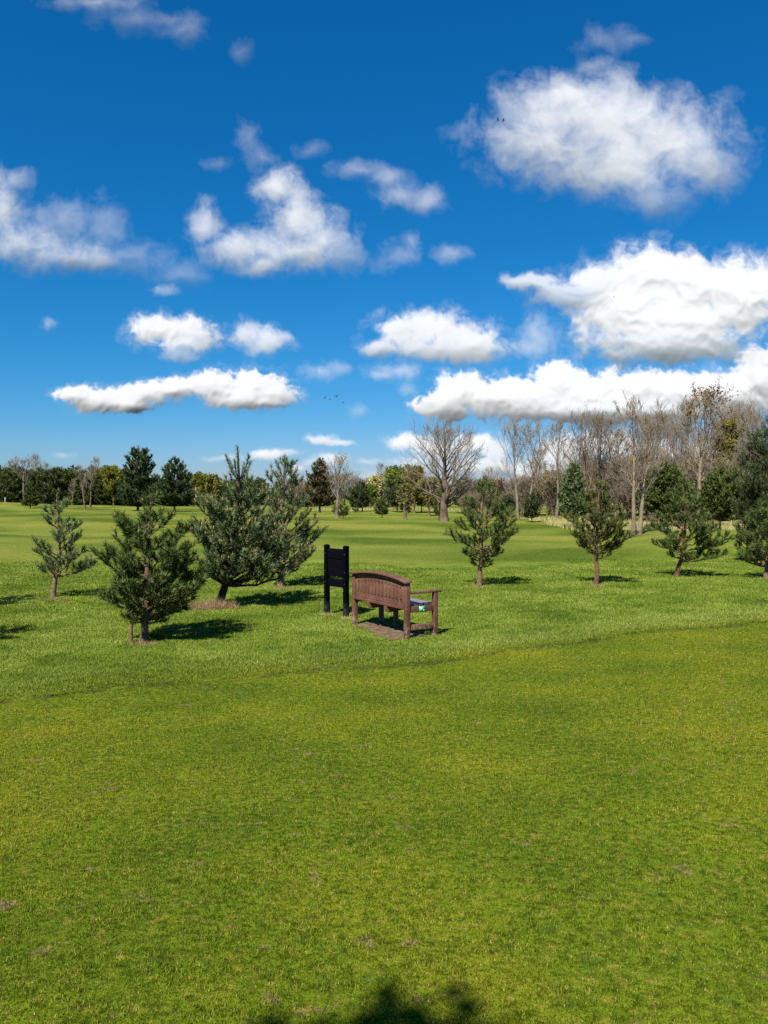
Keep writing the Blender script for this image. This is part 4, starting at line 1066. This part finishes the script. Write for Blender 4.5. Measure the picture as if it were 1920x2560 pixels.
# low thicket of bare shrubs
TH_G = 'leafless shrubs of the thicket on the right'
th = make_bare('bare_shrub', 'leafless reddish shrub in the thicket under the right hand trees', 3.6, 1.9, 240, MRR, r0=0.06, clear=0.02, leaders=6, nl1=42, angle=40, up=0.3, lv=(7, 5, 2), twig_r=0.011, shape='round', fan=4.0, cat='shrub', group=TH_G, base=tuple(loc_of(1440, 1290, 84)))
th2 = make_bare('bare_shrub', 'low olive budding shrub in the thicket under the right hand trees', 2.8, 1.8, 241, MBB, r0=0.06, clear=0.02, leaders=6, nl1=36, angle=46, up=0.3, lv=(6, 5, 2), twig_r=0.014, shape='round', fan=4.0, cat='shrub', group='olive shrubs of the thicket on the right', base=tuple(loc_of(1500, 1290, 80)), leaves=1500, leaf_size=0.09, leafmat=lf_o)
rr_ = random.Random(9)
for i in range(44):
    X = 1170 + i * 18 + rr_.uniform(-8, 8); dep = rr_.uniform(80, 104) if X < 1560 else rr_.uniform(62, 88)
    s_ = rr_.uniform(0.8, 1.35) * (0.85 if X < 1330 else 1.15); copy_deep(th if rr_.random() < 0.66 else th2, tuple(loc_of(X, 1285, dep)), rr_.uniform(0, 6.28), s_)
for i in range(16):
    X = 700 + i * 30 + rr_.uniform(-8, 8); dep = rr_.uniform(150, 185)
    c = copy_deep(th if i % 2 else th2, tuple(loc_of(X, 1270, dep)), rr_.uniform(0, 6.28), rr_.uniform(1.0, 1.7))
    c['label'] = 'distant shrub on the horizon beyond the middle of the fairway, ' + ('reddish and leafless' if i % 2 else 'olive and budding'); c['group'] = 'distant %s shrubs beyond the fairway' % ('reddish' if i % 2 else 'olive')

# pale dry grass bands under the trees
def dry_band(label, x0, x1, y0, y1, n, hgt, seed, mat=pale_m):
    rng = np.random.default_rng(seed)
    x = rng.uniform(x0, x1, n); y = rng.uniform(y0, y1, n)
    k = gnoise(x / 3, y / 3, seed) > -0.15; x, y = x[k], y[k]; n = len(x); z = height(x, y)
    b = rng.uniform(0, 2 * PI, n); t = np.abs(rng.normal(0, .35, n)); h = hgt * rng.uniform(.4, 1.2, n)
    P = np.stack([x, y, z], 1); W = np.stack([np.cos(b), np.sin(b), 0 * b], 1) * 0.035
    tip = P + np.stack([np.cos(b + 1) * np.sin(t), np.sin(b + 1) * np.sin(t), np.cos(t)], 1) * h[:, None]
    a = Acc(); a.add(np.stack([P - W, P + W, tip], 1).reshape(-1, 3), np.arange(n * 3).reshape(n, 3))
    tag(link('dry_grass', a.mesh('dry_grass'), mat), label, 'dry grass', kind='stuff')
dry_band('pale dry grass growing under the bare trees on the right', 13, 34, 52, 74, 26000, 0.30, 300)
dry_band('strip of pale dry grass along the far side of the fairway', -12, 14, 118, 130, 12000, 0.28, 301)

# white marker post by the left wood
g_ = loc_of(13, 1267, 150); a = Acc(); tubes(a, np.array([[0, 0, 0], [0, 0, 0.5], [0, 0, 1.0], [0, 0, 1.06]]), np.array([0.09, 0.09, 0.09, 0.02]), 8)
mk = link('marker_post', a.mesh('marker_post', True), vary_mat('pale_blue_paint', (0.22, 0.28, 0.34), (0.32, 0.38, 0.44))); mk.location = g_
tag(mk, 'pale blue marker post at the foot of the left wood', 'post')

# ================================================================== TREE BEHIND THE CAMERA (only its shadow is seen)
sdv = -np.array(ldir)
gp = ground(1095, 2434)
tp_ = np.array(gp) + sdv * 9.5
bt = make_bare('leafy_tree', 'leafy tree standing behind the viewpoint whose shadow falls on the green', tp_[2] - 0.65, 1.3, 400, MBB, r0=0.14, clear=0.35, nl1=22, angle=50, up=0.5,
               lv=(8, 5, 2), twig_r=0.01, leaves=26000, leaf_size=0.07, leafmat=lf_g, cat='tree', base=(tp_[0], tp_[1], 0.65), shape='cone')

# ================================================================== BIRDS
bird_m = vary_mat('dark_plumage', (0.012, 0.012, 0.014), (0.03, 0.03, 0.033))
def bird_mesh(flap):
    a = Acc()
    t = np.linspace(-1, 1, 9); P = np.stack([0 * t, t * 0.20, 0.02 * t], 1); r = np.array([0.004, 0.018, 0.04, 0.055, 0.06, 0.052, 0.036, 0.03, 0.004])
    tubes(a, P, r, 8)
    for s in (1, -1):
        V = [(s * 0.04, 0.08, 0.02), (s * 0.22, 0.11, 0.02 + flap), (s * 0.46, -0.02, 0.02 + flap * 1.3), (s * 0.22, -0.05, 0.01 + flap), (s * 0.04, -0.10, 0.01)]
        V2 = [(x, y, z - 0.012) for x, y, z in V]
        a.add(V + V2, [(0, 1, 2), (0, 2, 3), (0, 3, 4), (5, 7, 6), (5, 8, 7), (5, 9, 8)])
        a.add(V + V2, [(i, (i + 1) % 5, 5 + (i + 1) % 5, 5 + i) for i in range(5)])
    a.add([(-0.03, -0.18, 0), (0.03, -0.18, 0), (0.05, -0.30, 0), (-0.05, -0.30, 0)], [(0, 1, 2, 3)])
    return fixn(a.mesh('bird'))
bmesh_ = {}
BIRDS = [(812, 995, 'leftmost'), (825, 999, 'second from the left'), (841, 991.5, 'highest'), (859, 1006, 'lowest, rightmost')]
for i, (X, Y, w) in enumerate(BIRDS):
    x, z = at_depth(X, Y, 170)
    o = link('bird', bird_mesh([0.12, -0.06, 0.2, 0.05][i]), bird_m); o.location = (x, 170, z); o.rotation_euler = (0.2, 0.3 * (i - 1.5), 0.8 + i); o.scale = (1.3,) * 3
    tag(o, 'tiny dark bird, %s of four flying low in the sky' % w, 'bird', 'birds flying low over the trees')
for i, (X, Y) in enumerate(((1245, 300), (1258.5, 300))):
    x, z = at_depth(X, Y, 120)
    o = link('bird', bird_mesh(0.15 - 0.2 * i), bird_m); o.location = (x, 120, z); o.rotation_euler = (0.1, 0.4, 1.2 + 0.5 * i)
    tag(o, '%s of two tiny dark birds before the high right cloud' % ('left', 'right')[i], 'bird', 'pair of birds before the high cloud')
x, z = at_depth(1535, 742.5, 200); o = link('bird', bird_mesh(0.1), bird_m); o.location = (x, 200, z); o.rotation_euler = (0, -0.4, 2)
tag(o, 'tiny dark bird flying alone in front of the big cloud on the right', 'bird')

# ================================================================== CLOUDS
CLOUD_C = (0.30, 0.305, 0.315)
def cloud_material():
    m, nt, out = new_mat('cloud_vapour')
    at = nt.nodes.new('ShaderNodeAttribute'); at.attribute_name = 'cloud_cover'
    d = nt.nodes.new('ShaderNodeBsdfDiffuse'); d.inputs['Color'].default_value = (*CLOUD_C, 1)
    tr = nt.nodes.new('ShaderNodeBsdfTransparent')
    mx = nt.nodes.new('ShaderNodeMixShader'); nt.links.new(at.outputs['Fac'], mx.inputs[0])
    geo = nt.nodes.new('ShaderNodeAttribute'); geo.attribute_name = 'puff_normal'
    nm = nt.nodes.new('ShaderNodeMix'); nm.data_type = 'VECTOR'; nm.inputs[0].default_value = 0.42
    nt.links.new(geo.outputs['Vector'], nm.inputs[4]); nm.inputs[5].default_value = tuple(-ldir)
    nz_ = nt.nodes.new('ShaderNodeVectorMath'); nz_.operation = 'NORMALIZE'; nt.links.new(nm.outputs[1], nz_.inputs[0])
    nt.links.new(nz_.outputs[0], d.inputs['Normal'])
    body = d
    nt.links.new(tr.outputs[0], mx.inputs[1]); nt.links.new(body.outputs[0], mx.inputs[2])
    nt.links.new(mx.outputs[0], out.inputs['Surface'])
    return m
CM = cloud_material()
def cloud(label, blobs, dist, seed, scale=70.0, amp=0.55, soft=0.55, relief=1.0, opac=1.0, warp=0.5, name='cloud', billow=0.5, group=None, base=None):
    B = np.array([(b + (1.0,))[:5] for b in blobs], float)
    B[:, 4] = np.where(B[:, 4] < 0.62, B[:, 4] * 0.72, B[:, 4])
    step = 2.4
    x0, x1 = (B[:, 0] - B[:, 2] * 1.9).min(), (B[:, 0] + B[:, 2] * 1.9).max()
    y0, y1 = (B[:, 1] - B[:, 3] * 1.9).min(), (B[:, 1] + B[:, 3] * 1.9).max()
    x0, x1, y0, y1 = max(x0, -260), min(x1, 2180), max(y0, -260), min(y1, 1232)
    gx = np.arange(x0, x1, step); gy = np.arange(y0, y1, step); X, Y = np.meshgrid(gx, gy)
    wx = X + warp * scale * 0.55 * fbm(X / scale, Y / scale, seed + 50, 4); wy = Y + warp * scale * 0.45 * fbm(X / scale + 40, Y / scale, seed + 60, 4)
    K = 5.0; num = 0; ws = 0; num0 = 0
    for (cx, cy, rx, ry, w) in B:
        q = np.sqrt(((wx - cx) / rx) ** 2 + ((wy - cy) / ry) ** 2)
        f = 1.0 - q; e = np.exp(K * np.clip(f, -6, 1)); num = num + e; ws = ws + e * w
        q0 = np.sqrt(((0.8 * X + 0.2 * wx - cx) / rx) ** 2 + ((0.8 * Y + 0.2 * wy - cy) / ry) ** 2); num0 = num0 + np.exp(3.0 * np.clip(1 - q0, -6, 1))
    F = np.log(num) / K; W = ws / num
    n1 = fbm(wx / scale, wy / scale, seed, 7, 0.62) * 1.15
    bl = 0; a_ = 1.0; tt_ = 0
    for o_ in range(5):
        bl = bl + a_ * (1 - 2.2 * np.abs(gnoise(wx / scale * 1.3 * 2 ** o_ + 3 * o_, wy / scale * 1.5 * 2 ** o_, seed + 20 + o_))); tt_ += a_; a_ *= 0.52
    bl = bl / tt_
    thick = F + amp * n1 + 0.22 * billow * (bl - 0.35)
    veil = 0.22 * smooth(-0.35, 0.45, F + 0.9 * n1)
    den = W * opac * np.maximum(smooth(0.0, soft * 1.25, thick), 0) 
    den = den + (1 - den) * W * veil * smooth(-0.75, -0.1, F)
    size = math.sqrt((x1 - x0) * (y1 - y0)) * 0.16
    big = np.clip(F + 0.35 * amp * n1, -0.3, 1.4) + 0.3
    bl2 = 0; a_ = 1.0
    for o_ in range(3):
        bl2 = bl2 + a_ * (1 - 2.2 * np.abs(gnoise(wx / scale * 1.3 * 2 ** o_ + 3 * o_, wy / scale * 1.5 * 2 ** o_, seed + 20 + o_))); a_ *= 0.42
    nlow = fbm(wx / scale * 0.8, wy / scale * 0.8, seed + 90, 4, 0.42)
    # a cloud scatters light deep inside itself, so its shading follows only its broad swells
    def blur(A, k):
        for _ in range(3):
            for ax in (0, 1):
                P_ = np.pad(A, [(k + 1, k) if a == ax else (0, 0) for a in (0, 1)], mode='edge').cumsum(axis=ax)
                A = (np.take(P_, range(2 * k + 1, P_.shape[ax]), axis=ax) - np.take(P_, range(0, P_.shape[ax] - 2 * k - 1), axis=ax)) / (2 * k + 1)
        return A
    kb = max(2, int(scale * 0.20 / step))
    base_ = np.clip(np.log(num0) / 3.0 + 0.04 * n1, -0.3, 1.6) + 0.3
    broad = size * 1.35 * np.sqrt(np.clip(blur(base_, kb), 0.02, 2)) + scale * 0.13 * blur(nlow, max(1, kb // 2))
    rel = relief * (blur(broad, kb) + scale * 0.038 * billow * blur(bl2, 1))
    ins = den > 0.012
    ny, nx = X.shape; idx = np.arange(nx * ny).reshape(ny, nx)
    qd = ins[:-1, :-1] | ins[:-1, 1:] | ins[1:, 1:] | ins[1:, :-1]
    f = np.stack([idx[:-1, :-1], idx[1:, :-1], idx[1:, 1:], idx[:-1, 1:]], -1)[qd]
    used = np.unique(f); mp = -np.ones(nx * ny, int); mp[used] = np.arange(len(used))
    a, b = X - 960.0, 1280.0 - Y
    D = np.stack([a, b * ST + FPX * CT, b * CT - FPX * ST], -1); D /= np.linalg.norm(D, axis=-1, keepdims=True)
    el = np.arcsin(D[..., 2])
    lean = np.exp(0.8 * (el - np.median(el)))          # cloud tops lie farther off than their bases
    Vf = D * ((dist - rel * dist / FPX) * np.exp(0.35 * (el - np.median(el))))[..., None]
    gu = np.gradient(Vf, axis=1); gv = np.gradient(Vf, axis=0)
    Nf = np.cross(gv, gu); Nf /= np.linalg.norm(Nf, axis=-1, keepdims=True) + 1e-12
    sg = np.sign((Nf * D).sum(-1, keepdims=True)); Nf = np.where(sg > 0, -Nf, Nf)
    R = (dist - 0.15 * rel * dist / FPX) * lean
    V = D * R[..., None]; V[..., 2] += CAM_Z
    V = V.reshape(-1, 3)[used]
    c = V.mean(0)
    acc = Acc(); acc.add(V - c, mp[f]); me = acc.mesh(name, True)
    at = me.attributes.new('cloud_cover', 'FLOAT', 'POINT'); at.data.foreach_set('value', np.clip(den, 0, 1).reshape(-1)[used].astype(np.float32))
    pa = me.attributes.new('puff_normal', 'FLOAT_VECTOR', 'POINT'); pa.data.foreach_set('vector', Nf.reshape(-1, 3)[used].astype(np.float32).ravel())
    o = link(name, me, CM); o.location = c
    tag(o, label, 'cloud', group)
    return o
cloud('largest soft white cloud high on the right of the sky', [(1510, 330, 240, 115), (1490, 290, 200, 100), (1360, 350, 160, 100), (1640, 350, 180, 100), (1560, 420, 190, 80, .95), (1760, 400, 100, 90, .7), (1630, 500, 90, 60, .6), (1275, 290, 50, 34, .5), (1430, 240, 120, 60)], 2200, 1, 100, 0.58, 0.85, opac=0.86)
cloud('thin wisp above the largest high cloud', [(1500, 100, 90, 40, .3), (1490, 165, 60, 25, .35), (1590, 100, 50, 16, .25)], 2600, 31, 70, 0.8, 1.2, relief=.6)
cloud('big flat based cumulus with grey underside at the right edge', [(1620, 680, 120, 80), (1740, 710, 180, 80), (1880, 740, 150, 90), (1560, 770, 130, 80), (1700, 800, 250, 80), (1660, 860, 230, 60, .85), (1330, 700, 75, 24, .7), (1420, 735, 110, 36, .65), (1500, 700, 90, 40, .9)], 3600, 2, 75, 0.5, 0.42, relief=1.6, billow=.9)
cloud('long low white cumulus bank above the bare trees on the right', [(1110, 1010, 80, 45), (1150, 970, 70, 45), (1240, 990, 110, 50), (1330, 990, 100, 48), (1400, 950, 70, 52), (1480, 985, 120, 50), (1600, 970, 130, 55), (1720, 980, 110, 56), (1820, 985, 90, 48), (1900, 950, 90, 80), (1920, 900, 50, 40, .9), (1500, 1030, 380, 32, .95)], 7000, 3, 50, 0.44, 0.28, relief=1.6, billow=1.3)
cloud('soft white cloud in the middle above the far fairway', [(1000, 820, 70, 45), (1090, 820, 110, 50), (1180, 860, 110, 50), (950, 870, 60, 24, .8), (1100, 870, 150, 35, .9)], 5000, 4, 58, 0.55, 0.5, relief=1.4, opac=.92)
cloud('faint round cloud puff beside the soft middle cloud', [(1345, 830, 55, 55, .55), (1330, 870, 70, 40, .5)], 5200, 5, 55, 0.6, 0.9, relief=.7)
cloud('faint small cloud under the soft middle cloud', [(1000, 928, 80, 26, .55), (950, 935, 40, 18, .5), (1020, 975, 30, 20, .3)], 5600, 6, 50, 0.5, 0.8, relief=.7)
cloud('faint small cloud patch left of the middle cloud', [(800, 930, 50, 28, .5), (850, 920, 35, 18, .35)], 5600, 7, 45, 0.6, 0.9, relief=.7)
cloud('compact bright cloud left of centre, left of a pair', [(385, 825, 75, 42), (450, 825, 80, 42), (490, 850, 60, 36, .85), (450, 885, 60, 26, .6)], 5000, 8, 52, 0.52, 0.42, relief=1.5, opac=.97, billow=1.2)
cloud('compact pale cloud left of centre, right of a pair', [(610, 835, 60, 34, .75), (680, 845, 60, 32, .8), (655, 865, 50, 28, .75)], 5000, 9, 50, 0.5, 0.7)
cloud('long bright cloud low on the left', [(190, 985, 55, 24), (250, 1000, 80, 34), (350, 985, 90, 30), (450, 970, 90, 28), (540, 960, 90, 38), (640, 965, 80, 44), (690, 985, 50, 36), (320, 1015, 70, 20), (620, 1000, 110, 26)], 7000, 10, 46, 0.45, 0.30, relief=1.5, billow=1.4)
cloud('hazy white cloud at the left edge of the sky', [(10, 520, 60, 90, .85), (60, 610, 110, 65, .9), (190, 645, 150, 42, .85), (150, 550, 90, 55, .55), (260, 560, 70, 70, .4), (340, 640, 90, 50, .35), (460, 690, 80, 36, .3), (45, 450, 40, 30, .6)], 3000, 11, 80, 0.75, 0.95, opac=.78)
cloud('hook shaped white cloud left of the middle of the sky', [(690, 470, 65, 50), (745, 540, 85, 75), (810, 600, 80, 65, .9), (740, 630, 130, 45, .9), (600, 620, 110, 42, .85), (510, 560, 45, 60, .75), (660, 665, 70, 30, .8), (860, 630, 45, 50, .5)], 3000, 12, 78, 0.62, 0.8, opac=.84)
cloud('thin wisp above the hook shaped cloud', [(620, 345, 32, 50, .35), (655, 395, 45, 34, .35), (540, 410, 40, 18, .25), (775, 375, 45, 22, .28)], 2900, 13, 60, 0.8, 1.2, relief=.6)
cloud('ragged thin cloud right of the hook shaped cloud', [(900, 425, 85, 24, .4), (970, 440, 50, 28, .5), (1010, 490, 75, 40, .6), (1070, 505, 50, 34, .6)], 3000, 14, 70, 0.6, 0.9, relief=.7)
cloud('broken wisps under the ragged thin cloud', [(1000, 635, 60, 38, .4), (960, 650, 40, 26, .35), (1120, 635, 55, 24, .42), (1030, 605, 30, 30, .35)], 3200, 15, 60, 0.8, 1.1, relief=.6)
cloud('thin wisps at the top left of the sky', [(240, 4, 130, 22, .55), (330, 50, 100, 40, .28), (455, 75, 65, 40, .38), (600, 130, 40, 32, .25), (430, 45, 60, 22, .3)], 2200, 16, 75, 0.7, 1.2, relief=.6)
cloud('tiny isolated wisp on the left', [(122, 810, 24, 16, .45)], 4500, 17, 30, 0.7, 1.0, relief=.6)
cloud('tiny thin wisp under the hazy cloud at the left', [(410, 725, 44, 15, .45)], 4400, 34, 30, 0.7, 1.0, relief=.6)
cloud('small flat cloud low in the middle of the sky', [(800, 1098, 45, 14, .8), (850, 1106, 48, 10, .7)], 9000, 18, 36, 0.4, 0.6)
cloud('small flat cloud behind the leaning pine top', [(670, 1136, 60, 15, .9), (560, 1146, 75, 10, .4), (720, 1132, 40, 10, .6)], 9000, 19, 36, 0.4, 0.6)
cloud('small low cloud behind the brown tinged pine', [(830, 1148, 45, 18, .75), (790, 1155, 40, 14, .5), (740, 1172, 28, 12, .7)], 9500, 20, 34, 0.4, 0.6)
cloud('pale low cloud right of the small bare tree', [(920, 1153, 45, 10, .45), (960, 1190, 120, 20, .45), (900, 1026, 34, 20, .3)], 9500, 21, 36, 0.5, 0.9, relief=.6)
cloud('white cloud low behind the big round bare tree', [(1020, 1105, 55, 24, .95), (1090, 1120, 80, 30, .9), (1190, 1108, 70, 28, .95), (1230, 1130, 50, 26, .8), (1060, 1160, 90, 26, .6), (1200, 1165, 90, 26, .8)], 9000, 22, 40, 0.4, 0.5, billow=.8)
cloud('white cloud low behind the bare wood on the right', [(1400, 1130, 80, 40, .9), (1500, 1110, 110, 40, .95), (1620, 1130, 110, 36, .9), (1740, 1140, 120, 40, .85), (1330, 1180, 120, 40, .7)], 9500, 23, 42, 0.42, 0.5, billow=.8)
cloud('faint grey streak low on the left', [(160, 1137, 34, 9, .4)], 9500, 24, 30, 0.5, 0.9, relief=.5)
